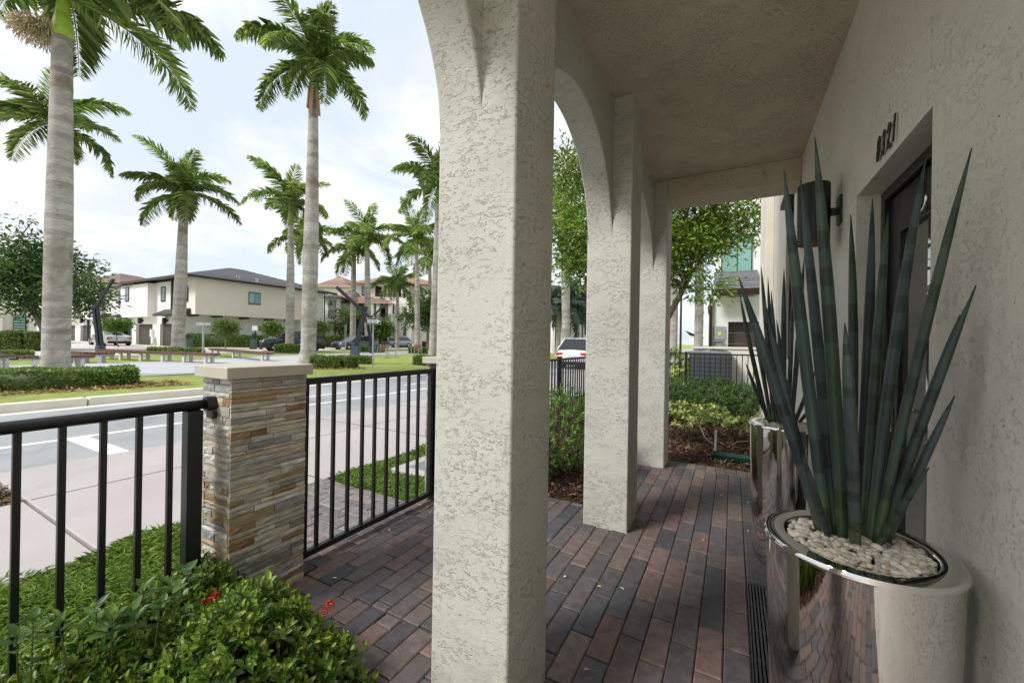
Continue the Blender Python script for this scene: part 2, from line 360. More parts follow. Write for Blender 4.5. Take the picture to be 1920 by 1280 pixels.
struct(mb.build('road_markings', M_PAINT))
mb = MB(); mb.box(-11.5, -11.2, -60, 400, -0.3, ROAD_Z+.012)
for k in range(-12, 60): mb.box(-11.75, -11.5, k*3.0+0.01, k*3.0+2.99, -0.3, 0.02)
struct(mb.build('far_kerb', M_KERB, bevel=0.03, seg=2))
sheet('island_lawn', [(-11.75, -60), (-11.75, 400), (-34, 400), (-34, 26), (-30, 12), (-30, -60)], 0, M_GRASSG, True, -0.01)
sheet('plaza_paving', [(-15.9, -40), (-15.9, 6.5), (-19.5, 15.0), (-24, 21.8), (-24.5, 90), (-29, 90), (-29, 26), (-26, 16), (-23.4, 9.1), (-23.4, -40)], 0, M_PLAZA, True, 0.006)
sheet('far_street', [(-30, -60), (-30, 12), (-34, 26), (-34, 400), (-46, 400), (-44, -60)], 0, M_FARROAD, True, 0.012)
sheet('driveway', [(-44.0, 8), (-44.1, 18.6), (-49.5, 18.3), (-130, 18.3), (-130, 6)], 0, M_FARROAD, True, 0.010)
sheet('parking_lane', [(-46, 24), (-46, 26), (-40.5, 46), (-37.5, 46)], 0, M_ASPH, True, 0.018)
sheet('planting_bed', [(-0.9, 3.1), (-2.3, 3.1), (-2.3, 14), (8, 14), (8, 4.83), (-0.9, 4.83)], -0.05, M_SOIL)
sheet('bounce_path', [(-0.9, -12), (-0.9, -0.602), (0.53, -0.602), (0.53, -12)], -0.02, M_KERB)  # unseen pale path behind the camera, added to bounce light into the porch
sheet('shrub_bed', [(-0.9, -6), (-2.22, -6), (-2.22, 1.1), (-0.9, 1.1)], -0.06, M_SOIL)
sheet('tree_pit_soil', [(-4.94, -2), (-5.9, -2), (-5.9, 0.94), (-4.94, 0.94)], -0.07, M_SOIL)
sheet('front_lawn_soil', [(-2.2, -6), (-3.38, -6), (-3.38, 1.42), (-2.2, 1.42)], -0.06, M_GRASSG)
sheet('side_lawn_soil', [(-2.2, 2.5), (-3.38, 2.46), (-3.38, 60), (-2.2, 60)], -0.06, M_GRASSG)

# -- pavers: bevelled blocks laid one by one in three sheets
PAV = [(.078, .070, .074), (.098, .080, .080), (.120, .090, .084), (.130, .092, .085), (.145, .096, .085), (.095, .082, .082), (.150, .112, .100), (.066, .064, .071), (.110, .088, .085), (.088, .076, .078)]
def paver(mb, x0, x1, y0, y1, z, rg, pal=PAV):
    b = 0.005; ex, ey = (.0044, .0019) if x1-x0 > y1-y0 else (.0019, .0044)
    x0 += ex; x1 -= ex; y0 += ey; y1 -= ey; z = z+rg.uniform(-.0018, .0018)
    c = np.array(pal[rg.integers(len(pal))])*rg.uniform(.85, 1.18); c = tuple(c)
    t = rg.uniform(-.0012, .0012, 4)
    lo = [(x0, y0), (x1, y0), (x1, y1), (x0, y1)]; hi = [(x0+b, y0+b), (x1-b, y0+b), (x1-b, y1-b), (x0+b, y1-b)]
    v = [(*p, z-.05) for p in lo]+[(*p, z-b) for p in lo]+[(*p, z+q) for p, q in zip(hi, t)]
    f = [(i, (i+1) % 4, 4+(i+1) % 4, 4+i) for i in range(4)]+[(4+i, 4+(i+1) % 4, 8+(i+1) % 4, 8+i) for i in range(4)]+[(8, 9, 10, 11)]
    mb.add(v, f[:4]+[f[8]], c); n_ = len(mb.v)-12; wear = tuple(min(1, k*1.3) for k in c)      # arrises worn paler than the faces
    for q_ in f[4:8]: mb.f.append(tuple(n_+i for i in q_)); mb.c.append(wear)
rg = np.random.default_rng(5)
mb = MB()
def courses(x0, x1, y0, y1, w_=0.0985, l_=0.296, along='y', z=0.0, ph=0.0, pal=PAV):
    a0, a1, b0, b1 = (x0, x1, y0, y1) if along == 'y' else (y0, y1, x0, x1)
    n = max(1, round((a1-a0)/w_)); ww = (a1-a0)/n
    for i in range(n):
        b = b0 - l_*((ph+0.37*i+rg.uniform(-.06, .06)) % 1.0)
        while b < b1-1e-6:
            p, q = max(b, b0), min(b+l_, b1); b += l_
            if q-p < 0.02: continue
            if along == 'y': paver(mb, a0+i*ww, a0+(i+1)*ww, p, q, z, rg, pal)
            else: paver(mb, p, q, a0+i*ww, a0+(i+1)*ww, z, rg, pal)
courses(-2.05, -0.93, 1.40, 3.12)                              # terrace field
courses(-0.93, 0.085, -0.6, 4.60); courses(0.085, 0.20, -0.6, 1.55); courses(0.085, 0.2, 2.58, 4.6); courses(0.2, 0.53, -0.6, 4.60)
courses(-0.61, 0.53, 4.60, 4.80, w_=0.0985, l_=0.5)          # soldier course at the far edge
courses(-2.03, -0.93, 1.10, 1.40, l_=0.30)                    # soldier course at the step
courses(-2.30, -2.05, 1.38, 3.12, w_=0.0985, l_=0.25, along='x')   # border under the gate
floor = struct(mb.build('porch_paving', M_PAVER))
mb = MB(); mb.box(-2.3, -0.92, 1.104, 3.116, -0.25, -0.012); mb.box(-0.919, 0.085, -0.6, 4.796, -0.25, -0.0125); mb.box(0.086, 0.53, -0.6, 1.55, -.25, -.013); mb.box(0.086, 0.2, 1.551, 2.579, -.25, -.06); mb.box(0.2005, 0.53, 1.551, 4.796, -.25, -.013); mb.box(0.086, 0.2, 2.58, 4.796, -.25, -.013)
struct(mb.build('paving_base', M_SAND))
mb = MB(); rg = np.random.default_rng(9)
PAVL = [(.20, .18, .175), (.17, .155, .155), (.22, .185, .17), (.18, .165, .17)]
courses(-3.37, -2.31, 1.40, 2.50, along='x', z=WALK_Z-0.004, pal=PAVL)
struct(mb.build('front_walk_paving', M_PAVER))
mb = MB(); mb.box(-3.375, -2.305, 1.402, 2.498, -.2, WALK_Z-.016); struct(mb.build('front_walk_base', M_SAND))

# ================================================================== THE TOWNHOUSE AND ITS PORCH
house = thing('townhouse', (0.53, 1.4, 0), 'cream stucco townhouse porch with square columns, arches and recessed front door', 'house')
XO, XI, XW, CZ = -0.93, -0.615, 0.53, 3.02
COLY = [(-0.545, -0.235), (1.122, 1.432), (2.79, 3.10), (4.455, 4.785)]
for y0, y1 in COLY:
    mb = MB(); mb.box(XO, XI, y0, y1, -0.02, CZ)
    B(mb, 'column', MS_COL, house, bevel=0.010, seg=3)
def arch(y0, y1, xo=XO+0.003, xi=-0.75, spring=2.02, top=CZ, n=40):
    mb = MB(); r_ = (y1-y0)/2; yc = (y0+y1)/2
    P = [(yc-r_*math.cos(math.pi*i/n), spring+r_*math.sin(math.pi*i/n)) for i in range(n+1)]
    for (ya, za), (yb, zb) in zip(P[:-1], P[1:]):
        mb.poly([(xo, ya, za), (xi, ya, za), (xi, yb, zb), (xo, yb, zb)])
        mb.poly([(xi, ya, za), (xi, ya, top), (xi, yb, top), (xi, yb, zb)])
        mb.poly([(xo, yb, zb), (xo, yb, top), (xo, ya, top), (xo, ya, za)])
    me = mb
    # weld so that the soffit shades as one curve with crisp edges
    return me
def weld(o, dist=1e-4, smooth_angle=30):
    bm = bmesh.new(); bm.from_mesh(o.data); bmesh.ops.remove_doubles(bm, verts=bm.verts, dist=dist)
    for f_ in bm.faces: f_.smooth = True
    for e in bm.edges:
        if len(e.link_faces) == 2 and e.calc_face_angle() > R(smooth_angle): e.smooth = False
    bm.to_mesh(o.data); bm.free()
for (a0, a1), (b0, b1) in zip(COLY[:-1], COLY[1:]):
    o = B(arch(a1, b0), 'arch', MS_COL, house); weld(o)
    bv = o.modifiers.new('bevel', 'BEVEL'); bv.width = 0.008; bv.segments = 2; bv.limit_method = 'ANGLE'; bv.angle_limit = R(50)
mb = MB(); mb.box(XI+.001, XW-.001, 4.44, 4.785, 2.80, CZ-.001); B(mb, 'end_beam', MS_CEIL, house, bevel=0.008)
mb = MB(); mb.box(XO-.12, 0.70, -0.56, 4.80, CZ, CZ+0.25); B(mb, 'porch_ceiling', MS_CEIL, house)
mb = MB(); mb.box(XO-.1, 7, -0.55, 4.79, CZ+.251, 6.6); mb.box(.70, 7, -9, -.551, CZ+.251, 6.6); mb.box(0.70, 7, -9, 8.79, -.1, CZ+.25); mb.box(0.7, 7, 4.791, 8.79, CZ+.251, 6.6)
B(mb, 'upper_storey', MS_WALL, house)
DY0, DY1, DZ = 1.70, 2.562, 2.047
mb = MB(); X2 = 0.699
def q(a): mb.poly(a)
WY0, WY1, WZ0, WZ1 = 4.95, 5.62, 1.15, 2.95
for ya, yb, za, zb in [(-9, DY0, 0, DZ), (-9, DY0, DZ, CZ), (DY0, DY1, DZ, CZ), (DY1, WY0, 0, WZ0), (DY1, WY0, WZ0, DZ), (DY1, WY0, DZ, WZ1), (DY1, WY0, WZ1, CZ), (WY0, WY1, 0, WZ0), (WY0, WY1, WZ1, CZ), (WY1, 8.8, 0, WZ0), (WY1, 8.8, WZ0, DZ), (WY1, 8.8, DZ, WZ1), (WY1, 8.8, WZ1, CZ), (4.8, 8.8, CZ, 6.6)]:
    q([(XW, ya, za), (XW, ya, zb), (XW, yb, zb), (XW, yb, za)])
for y in (DY0, DY1): q([(XW, y, 0), (X2, y, 0), (X2, y, DZ), (XW, y, DZ)])
q([(XW, DY0, DZ), (X2, DY0, DZ), (X2, DY1, DZ), (XW, DY1, DZ)])
for y in (WY0, WY1): q([(XW, y, WZ0), (X2, y, WZ0), (X2, y, WZ1), (XW, y, WZ1)])
for z in (WZ0, WZ1): q([(XW, WY0, z), (X2, WY0, z), (X2, WY1, z), (XW, WY1, z)])
q([(XW, 8.8, 0), (X2, 8.8, 0), (X2, 8.8, 6.6), (XW, 8.8, 6.6)])
B(mb, 'front_wall', MS_WALL, house)
mb = MB(); mb.box(0.42, XW-.001, 7.2, 8.6, 0, 6.5); mb.box(0.36, 0.4195, 7.05, 8.75, 0, 0.12); B(mb, 'pilaster', MS_WALL, house, bevel=0.012)
# the front door, set back in the wall
door = B((lambda a: (a.box(0.655, 0.698, DY0+.002, DY1-.002, 0.0, 0.012), a)[1])(MB()), 'door', M_DOOR, house)
def dpart(name, mat, boxes, bev=0.004):
    a = MB()
    for b_ in boxes: a.box(*b_)
    a.v = [(x-0.53, y-1.4, z) for x, y, z in a.v]
    return a.build(name, mat, door, bevel=bev)
F_ = 0.05; ST = 0.125
dpart('frame', M_DOOR, [(0.62, 0.69, DY0+.003, DY0+F_, .015, DZ-.003), (0.62, 0.69, DY1-F_, DY1-.003, .015, DZ-.003), (0.62, 0.69, DY0+F_+.001, DY1-F_-.001, DZ-F_, DZ-.004)])
a0, a1 = DY0+F_+.004, DY1-F_-.004
dpart('leaf', M_DOOR, [(0.642, 0.685, a0, a0+ST, .02, DZ-F_-.005), (0.642, 0.685, a1-ST, a1, .02, DZ-F_-.005), (0.642, 0.685, a0+ST+.0005, a1-ST-.0005, DZ-F_-.185, DZ-F_-.006), (0.642, 0.685, a0+ST+.0005, a1-ST-.0005, .02, .26)])
dpart('pane', M_DGLASS, [(0.660, 0.667, a0+ST-.01, a1-ST+.01, .25, DZ-F_-.18)], 0)
a = MB(); a.box(0.668, 0.690, a0+.01, a1-.01, .03, DZ-.06); a.v = [(x-0.53, y-1.4, z) for x, y, z in a.v]; a.build('backing', M_DARK, door)
a = MB(); yh = a1-0.06; a.tube([(0.645, yh, 1.02), (0.60, yh, 1.02), (0.592, yh-.03, 1.02), (0.592, yh-.13, 1.015)], .010, 10); a.v = [(x-0.53, y-1.4, z) for x, y, z in a.v]; a.build('handle', M_SILVER, door)
dpart('escutcheon', M_SILVER, [(0.632, 0.6415, yh-.025, yh+.025, 0.92, 1.10)], .002)
# curved silver hook hanging over the top rail of the door
hk = thing('door_hook', (0.63, 2.08, 1.86), 'curved silver wreath hook on the dark front door', 'hook')
mb = MB(); pt = []
for i in range(15):
    th = R(-200+ i*14); pt.append((0.628, 2.09+0.036*math.cos(th), 1.868+0.04*math.sin(th)))
pt += [(0.628, 2.126, 1.90), (0.630, 2.122, 1.935)]
mb.tube(pt, [.003]+[.0065]*(len(pt)-2)+[.005], 10); mb.obox((0.6335, 2.124, 1.90), (0.6335, 2.122, 1.99), 0.012, 0.003, up=(1, 0, 0)); B(mb, 'hook', M_SILVER, hk, smooth=True)
# window beyond the porch
wn = B((lambda a: (a.box(0.56, 0.66, WY0+.002, WY0+.07, WZ0+.002, WZ1-.002), a.box(0.56, .66, WY1-.07, WY1-.002, WZ0+.002, WZ1-.002), a.box(.562, .658, WY0+.0705, WY1-.0705, WZ0+.003, WZ0+.07), a.box(.562, .658, WY0+.0705, WY1-.0705, WZ1-.07, WZ1-.003), a.box(0.47, .56, WY0-.02, WY1+.02, WZ1-.06, WZ1+.002), a)[-1])(MB()), 'window', M_MAROON, house, bevel=0.004)
a = MB(); a.box(.60, .612, WY0+.06, WY1-.06, WZ0+.06, WZ1-.06); a.v = [(x-0.53, y-1.4, z) for x, y, z in a.v]; a.build('pane', M_WGLASS, wn)

# house number, four separate brushed-script numerals standing off the wall
def solid(nm, cu, parent):
    tmp = bpy.data.objects.new(nm+'_outline', cu); me = bpy.data.meshes.new_from_object(tmp); bpy.data.objects.remove(tmp)
    me.name = nm; me.materials.clear(); me.materials.append(M_BLACK); o = bpy.data.objects.new(nm, me); COL.objects.link(o); o.parent = parent; return o
hn = thing('house_number', (XW, 2.10, 2.12), 'black slanted house number 8321 on the wall above the door', 'house number')
for ch, (pxc, pyc) in zip('8321', [(1651, 283), (1661, 271), (1671, 258), (1681, 243)]):
    p = on_x(pxc, pyc, XW)
    cu = bpy.data.curves.new('numeral', 'FONT'); cu.body = ch; cu.size = 0.135; cu.extrude = 0.0015; cu.bevel_depth = 0.0005; cu.shear = 0.30
    cu.align_x = 'CENTER'; cu.align_y = 'CENTER'; cu.offset = 0.002 
    o = solid('numeral', cu, hn)
    o.scale = (0.62, 1, 1)
    o.rotation_euler = (R(90), 0, R(-90)); o.location = (-0.009, p[1]-2.10, p[2]-2.12)
# wall lamp
LX, LY, LZ0, LZ1 = 0.405, 2.90, 1.895, 2.245
lamp = thing('wall_lamp', (XW, LY, 2.07), 'black cylindrical wall lamp with copper lining beside the front door', 'lamp')
mb = MB(); mb.lathe([(0.0, LZ1), (.075, LZ1), (.0785, LZ1-.004), (.0785, LZ0), (.075, LZ0)], LX, LY, 40); B(mb, 'lamp_shade', M_BLACK, lamp, smooth=False); weld(lamp.children[-1], 1e-5, 35)
mb = MB(); mb.lathe([(.0748, LZ0+.0005), (.0748, LZ1-.02), (0.0, LZ1-.02)], LX, LY, 32); B(mb, 'lining', M_COPPER, lamp, smooth=True)
mb = MB(); mb.box(LX+.076, XW-.012, LY-.018, LY+.018, 2.055, 2.095); mb.box(XW-.014, XW-.001, LY-.045, LY+.045, 2.0, 2.16); B(mb, 'bracket', M_BLACK, lamp, bevel=.003)
mb = MB(); mb.lathe([(0, 2.06), (.02, 2.06), (.033, 2.10), (.03, 2.14), (.014, 2.17), (.014, 2.22)], LX, LY, 20); B(mb, 'bulb', M_WHITE, lamp, smooth=True)

# drain grate in front of the door
gr = thing('drain_grate', (0.14, 2.06, -0.002), 'black slotted drain grate set in the pavers before the door', 'drain grate')
mb = MB(); mb.box(0.086, 0.092, 1.553, 2.577, -.05, .002); mb.box(0.194, 0.199, 1.553, 2.577, -.05, .002)
for k in range(7): mb.box(0.0965+k*.0143, 0.1045+k*.0143, 1.56, 2.57, -.03, .0035)
for k in range(6): mb.box(0.0925, 0.1935, 1.56+k*.2, 1.572+k*.2, -.045, -.006)
B(mb, 'bars', M_BLACK, gr)

# ================================================================== PLANTERS AND SPIKE PLANTS
def planter(cx, cy, zt, rt, rb, label, seed):
    t = thing('planter', (cx, cy, 0), label, 'planter', 'polished steel planters along the wall')
    mb = MB(); pr = [(rb-.012, 0.002), (rb, .004), (rb+.001, .012)]
    for i in range(1, 13):
        s_ = i/12; pr.append((rb+(rt-.006-rb)*(1-(1-s_)**1.5), .012+(zt-.03)*s_))
    mb.lathe(pr, cx, cy, 96); B(mb, 'body', M_CHROME, t, smooth=True)
    mb = MB(); ri = rt*.76
    mb.lathe([(rt-.008, zt-.019), (rt, zt-.016), (rt+.001, zt-.008), (rt-.004, zt-.001), (ri+.006, zt), (ri, zt-.003), (ri-.002, zt-.05)], cx, cy, 96); B(mb, 'rim', M_CHROME, t); weld(t.children[-1], 1e-6, 50)
    # pebbles
    rg = np.random.default_rng(seed); bmq = bmesh.new(); bmesh.ops.create_icosphere(bmq, subdivisions=2, radius=1)
    bv = np.array([v.co[:] for v in bmq.verts]); bf = np.array([[v.index for v in f_.verts] for f_ in bmq.faces]); bmq.free()
    VV, FF, CC = [], [], []; k = 0
    n = int(620*(rt/.207)**2)
    for i in range(n):
        rr = (ri-.010)*math.sqrt(rg.uniform()); th = rg.uniform(0, 2*math.pi); s_ = rg.uniform(.006, .0105)
        sc = np.array([s_*rg.uniform(1, 1.5), s_, s_*rg.uniform(.6, .9)]); Q = np.array(Matrix.Rotation(rg.uniform(0, 6.3), 3, 'Z') @ Matrix.Rotation(rg.normal()*.5, 3, 'X'))
        z = zt-.014+.013*(1-(rr/ri)**2)+rg.uniform(-.006, .007)
        VV.append((bv*sc) @ Q.T + np.array([cx+rr*math.cos(th), cy+rr*math.sin(th), z])); FF.append(bf+k); k += len(bv)
        c = np.array([(.62, .57, .47), (.70, .66, .58), (.52, .46, .37), (.66, .58, .46), (.45, .42, .36)][rg.integers(5)])*rg.uniform(.85, 1.1)
        CC.append(np.repeat(c[None], len(bf), 0))
    o = build_np('pebbles', np.vstack(VV), np.vstack(FF), np.vstack(CC), M_PEB, None, True)
    stuff(o, f'white and tan pebbles filling the {"nearer" if cy < 2 else "farther"} steel planter', 'pebbles')
    mb = MB(); mb.lathe([(ri-.001, zt-.026), (0, zt-.022)], cx, cy, 40); B(mb, 'soil', M_SOIL, t)
    return t
P1 = (0.295, 1.39, 0.78, 0.207, 0.172); P2 = (0.315, 2.95, 0.83, 0.222, 0.185)
planter(*P1, 'nearer tall polished steel planter with wide flat rim', 3)
planter(*P2, 'farther tall polished steel planter partly behind the nearer one', 4)
def spikes(cx, cy, zt, spec, label, seed, rt):
    rg = np.random.default_rng(seed)
    t = thing('spike_plant', (cx, cy, zt-.02), label, 'plant', 'spear-leaved sansevierias in the steel planters')
    for (bx, by, tx, ty, wpx, dd) in spec:
        # base on the pebbles under the photographed foot, tip leaning a little away from or towards the viewer
        b = on_z(bx, by, zt-.015); v = b[:2]-np.array([cx, cy]); ln = np.linalg.norm(v); mx = rt*.60
        if ln > mx: b[:2] = np.array([cx, cy])+v*mx/ln
        D0 = float((b-C0) @ _f); p = at_d(tx, ty, D0+dd); n = 22
        p[0] = min(p[0], XW-.012)
        r0 = wpx*.54*D0/F_PX/2; mid = (b+p)/2+np.array([0, 0, .02])+rg.normal(size=3)*.008
        pts = []; rad = []; cols = []
        g0 = np.array([(.040, .066, .060), (.058, .080, .082), (.034, .060, .042), (.046, .068, .072)][rg.integers(4)])*rg.uniform(.85, 1.25)
        bands = [rg.uniform(0, 1) for _ in range(7)]
        for i in range(n+1):
            s_ = i/n; q_ = (1-s_)**2*b+2*s_*(1-s_)*mid+s_*s_*p; pts.append(q_)
            rad.append(r0*(0.88+.16*math.sin(math.pi*min(1, s_*1.6)*.6))*(1-max(0, (s_-.25)/.75)**4.2*.95))
            dk = min(abs(s_-x) for x in bands); k = 0.55 if dk < .022 else 1.0
            c = g0*k*(1+.12*math.sin(s_*9+seed)); 
            if s_ < .12: c = c*np.array([1.25, 1.25, .7])
            cols.append(tuple(np.clip(c, .004, 1)))
        for i in range(1, len(rad)): rad[i] = max(.0012, min(rad[i], rad[i-1]*1.2))
        mb = MB(); mb.tube(pts, rad, 20, cols=cols, groove=.10, seed=rg.uniform(0, 6))
        B(mb, 'leaf', M_SANS, t, smooth=True)
    return t
SP1 = [  # foot px, tip px, width px, depth offset
    (1545, 1008, 1385, 520, 34, .02), (1552, 1012, 1470, 318, 36, -.04), (1568, 1014, 1502, 338, 34, .12), (1580, 1020, 1528, 258, 38, -.05),
    (1592, 1000, 1595, 402, 30, .18), (1604, 1030, 1584, 605, 36, -.08), (1610, 1000, 1636, 372, 32, .16), (1622, 1020, 1665, 400, 33, .14),
    (1632, 1028, 1735, 302, 34, .04), (1640, 1032, 1822, 278, 28, -.13), (1648, 1030, 1830, 535, 26, -.13), (1652, 1024, 1800, 590, 28, -.08), (1658, 1026, 1790, 742, 24, -.10),
    (1640, 1034, 1742, 876, 20, -.12), (1536, 1002, 1432, 560, 24, .10), (1630, 1004, 1660, 560, 28, .22), (1556, 1016, 1505, 850, 22, -.10)]
spikes(*P1[:3], SP1, 'nearer grey-green plant of tall spear-like leaves', 7, P1[3])
SP2 = [(1440, 792, 1387, 552, 14, .05), (1446, 795, 1401, 560, 13, .1), (1452, 796, 1427, 500, 15, .0), (1458, 790, 1440, 520, 13, .15), (1466, 798, 1446, 545, 14, -.05), (1470, 796, 1470, 505, 16, .1),
       (1476, 790, 1487, 540, 14, .15), (1484, 796, 1508, 480, 15, .1), (1488, 797, 1530, 690, 13, .05), (1446, 798, 1398, 680, 12, -.05), (1478, 799, 1456, 600, 14, -.08), (1494, 797, 1545, 735, 11, .05), (1462, 799, 1422, 640, 13, -.1)]
spikes(*P2[:3], SP2, 'farther grey-green plant of spear-like leaves behind the nearer one', 8, P2[3])
#@@ FENCES
# ================================================================== PILLARS, RAILS, GATE
STONE = [(.50, .46, .38), (.46, .43, .37), (.40, .38, .34), (.29, .29, .28), (.44, .36, .26), (.36, .25, .14), (.52, .50, .45), (.43, .41, .37), (.50, .44, .34), (.46, .43, .37), (.40, .36, .29), (.55, .52, .46), (.48, .44, .36), (.30, .31, .32), (.28, .18, .10), (.38, .29, .18), (.36, .36, .35), (.56, .54, .50)]
def pillar(x0, x1, y0, y1, top, label, seed):
    t = thing('stone_pillar', ((x0+x1)/2, (y0+y1)/2, 0), label, 'pillar', 'stone clad pillars beside the gate')
    rg = np.random.default_rng(seed)
    mb = MB(); mb.box(x0+.012, x1-.012, y0+.012, y1-.012, -.2, top-.002, (.2, .19, .17)); B(mb, 'core', M_SAND, t)
    mb = MB()
    def stone(ax, u0, u1, z0, z1, side):
        dp = rg.uniform(0.0, .009); c = np.array(STONE[rg.integers(len(STONE))])*rg.uniform(.75, 1.2)
        c = tuple(c); j = lambda: rg.uniform(-.0022, .0022)
        e = .0012
        if side == 'R': fr = lambda u, z, d: (x1+d, u, z)
        elif side == 'L': fr = lambda u, z, d: (x0-d, u, z)
        elif side == 'F': fr = lambda u, z, d: (u, y0-d, z)
        else: fr = lambda u, z, d: (u, y1+d, z)
        u0 += e; u1 -= e; z0 += e*.7; z1 -= e*.7
        k = 5; nb = []; 
        us = np.linspace(u0, u1, k)
        v = [fr(u, z, -.014) for z in (z0, z1) for u in (u0, u1)]
        row0 = [fr(u, z0+abs(j())*.5, dp+j()) for u in us]; rowm = [fr(u, (z0+z1)/2+j(), dp+.002+j()*1.3) for u in us]; row1 = [fr(u, z1-abs(j())*.5, dp+j()) for u in us]
        o = 4; v += row0+rowm+row1
        f = []
        for i in range(k-1):
            f += [(o+i, o+i+1, o+k+i+1, o+k+i), (o+k+i, o+k+i+1, o+2*k+i+1, o+2*k+i)]
        f += [(0, 1)+tuple(o+i for i in reversed(range(k))), (3, 2)+tuple(o+2*k+i for i in range(k)), (2, 0, o, o+k, o+2*k), (1, 3, o+3*k-1, o+2*k-1, o+k-1)]
        mb.add(v, f, c)
    for side, (u0, u1) in (('R', (y0, y1)), ('F', (x0, x1)), ('L', (y0, y1)), ('B', (x0, x1))):
        z = -.1
        while z < top-.004:
            h = rg.choice([.018, .024, .030, .038, .050], p=[.16, .27, .28, .19, .10]); h = min(h, top-.002-z)
            if top-.002-(z+h) < .012: h = top-.002-z
            u = u0-(.006 if side in 'RL' else -.006); 
            ue = u1+(.006 if side in 'RL' else -.006)
            while u < ue-1e-4:
                ln = rg.uniform(.06, .24); 
                if ue-u-ln < .04: ln = ue-u
                stone(None, u, u+ln, z, z+h, side); u += ln
            z += h
    B(mb, 'stone_cladding', M_STONE, t)
    mb = MB(); mb.box(x0-.03, x1+.028, y0-.035, y1+.03, top, top+.055); B(mb, 'cap', M_CONC, t, bevel=.004, seg=2)
    return t
PX0, PX1 = -2.27, -2.025
pillar(PX0, PX1, 1.0, 1.36, 1.106, 'near stone-clad pillar with a flat cap between railing and gate', 11)
pillar(PX0, PX1, 2.64, 3.0, 1.106, 'far stone-clad pillar mostly hidden behind the front column', 12)
def yz(px, x):
    q_ = (px-960)/F_PX; return -x*(.8759+.4826*q_)/(.4826-.8759*q_)
GX = -2.15
gt = thing('garden_gate', (GX, 1.42, 0), 'black metal gate of vertical bars between the pillars', 'gate')
gy0, gy1 = yz(573, GX), yz(808, GX)
mb = MB(); h = .019; gtop = 1.073
mb.box(GX-h, GX+h, gy0-.02, gy0+.018, .035, gtop); mb.box(GX-h, GX+h, gy1-.01, gy1+.02, .035, gtop-.001)
mb.box(GX-.018, GX+.018, gy0+.0185, gy1-.0105, gtop-.04, gtop-.002); mb.box(GX-.018, GX+.018, gy0+.0185, gy1-.0105, .036, .072)
B(mb, 'frame', M_BLACK, gt, bevel=.003)
for px in (599, 628, 656, 682, 705, 728, 749, 768, 786):
    mb = MB(); y = yz(px, GX); mb.box(GX-.0095, GX+.0095, y-.0095, y+.0095, .0722, gtop-.0402); B(mb, 'picket', M_BLACK, gt)
mb = MB(); mb.box(GX-.03, GX+.03, gy1+.03, gy1+.09, 0.0, 1.10); mb.box(GX-.036, GX+.036, gy1+.024, gy1+.096, 1.1002, 1.112)
tag(B(mb, 'gate_post', M_BLACK, bevel=.003), 'square black gate post in front of the far pillar', 'post')
mb = MB()
for z in (.25, .85):
    mb = MB(); mb.tube([(GX, gy1+.024, z-.03), (GX, gy1+.024, z+.03)], .008, 8); B(mb, 'hinge', M_BLACK, gt)
pass
RX = -2.165
rl = thing('porch_railing', (RX, 0, 0), 'black metal railing with round handrail running left from the stone pillar', 'railing')
mb = MB(); ry1 = 0.985
mb.tube([(RX, -1.6, .955), (RX, ry1, .985)], .0225, 16); B(mb, 'handrail', M_BLACK, rl, smooth=True)
mb = MB(); mb.tube([(RX, ry1-.03, .984), (RX, ry1+.012, .985)], .034, 16); mb.box(RX-.03, RX+.03, ry1-.012, ry1+.006, .915, .948); B(mb, 'bracket', M_BLACK, rl)
mb = MB(); mb.box(RX-.013, RX+.013, -1.6, .88, .06, .09); B(mb, 'bottom_rail', M_BLACK, rl, bevel=.002)
mb = MB(); y = (yz(350, RX)+yz(378, RX))/2; mb.box(RX-.03, RX+.03, y-.03, y+.03, -.15, .962); B(mb, 'post', M_BLACK, rl, bevel=.003)
ys = [yz(p, RX) for p in (322, 264, 197, 120, 35)]; ys += [ys[-1]-.1105*k for k in range(1, 10)]
for y in ys:
    mb = MB(); mb.box(RX-.0098, RX+.0098, y-.0098, y+.0098, .0902, .958+.016*(y+1.6)/2.6); B(mb, 'picket', M_BLACK, rl)
# fence along the side lawn beyond the far pillar, and across the back of the bed
def picket_fence(p0, p1, top, label, posts=(), step=.11, name='garden_fence'):
    p0 = np.array(p0, float); p1 = np.array(p1, float); t = thing(name, (*p0, 0), label, 'fence', 'black picket fences round the bed')
    d = p1-p0; ln = np.linalg.norm(d); d /= ln
    P = lambda s_, z: (p0[0]+d[0]*s_, p0[1]+d[1]*s_, z)
    for z in (top-.018, .10):
        mb = MB(); mb.obox(P(0, z), P(ln, z), .036, .034); B(mb, 'rail', M_BLACK, t, bevel=.003)
    for s_ in posts:
        mb = MB(); mb.obox(P(s_, -.1), P(s_, top+.03), .06, .06, up=(d[0], d[1], 0)); B(mb, 'post', M_BLACK, t, bevel=.003)
    n = int(ln/step)
    for k in range(1, n):
        s_ = ln*k/n
        if any(abs(s_-q_) < .05 for q_ in posts): continue
        mb = MB(); mb.obox(P(s_, .117), P(s_, top-.035), .019, .019, up=(d[0], d[1], 0)); B(mb, 'picket', M_BLACK, t)
    return t
picket_fence((-2.16, 3.05), (-2.30, 10.6), 1.07, 'black picket fence running back beside the clipped shrub', posts=(.0, 2.4, 4.6, 7.5))
picket_fence((-2.24, 10.62), (3.2, 10.62), 1.10, 'black picket fence across the bed in front of the air conditioner', posts=(1.25, 5.4))
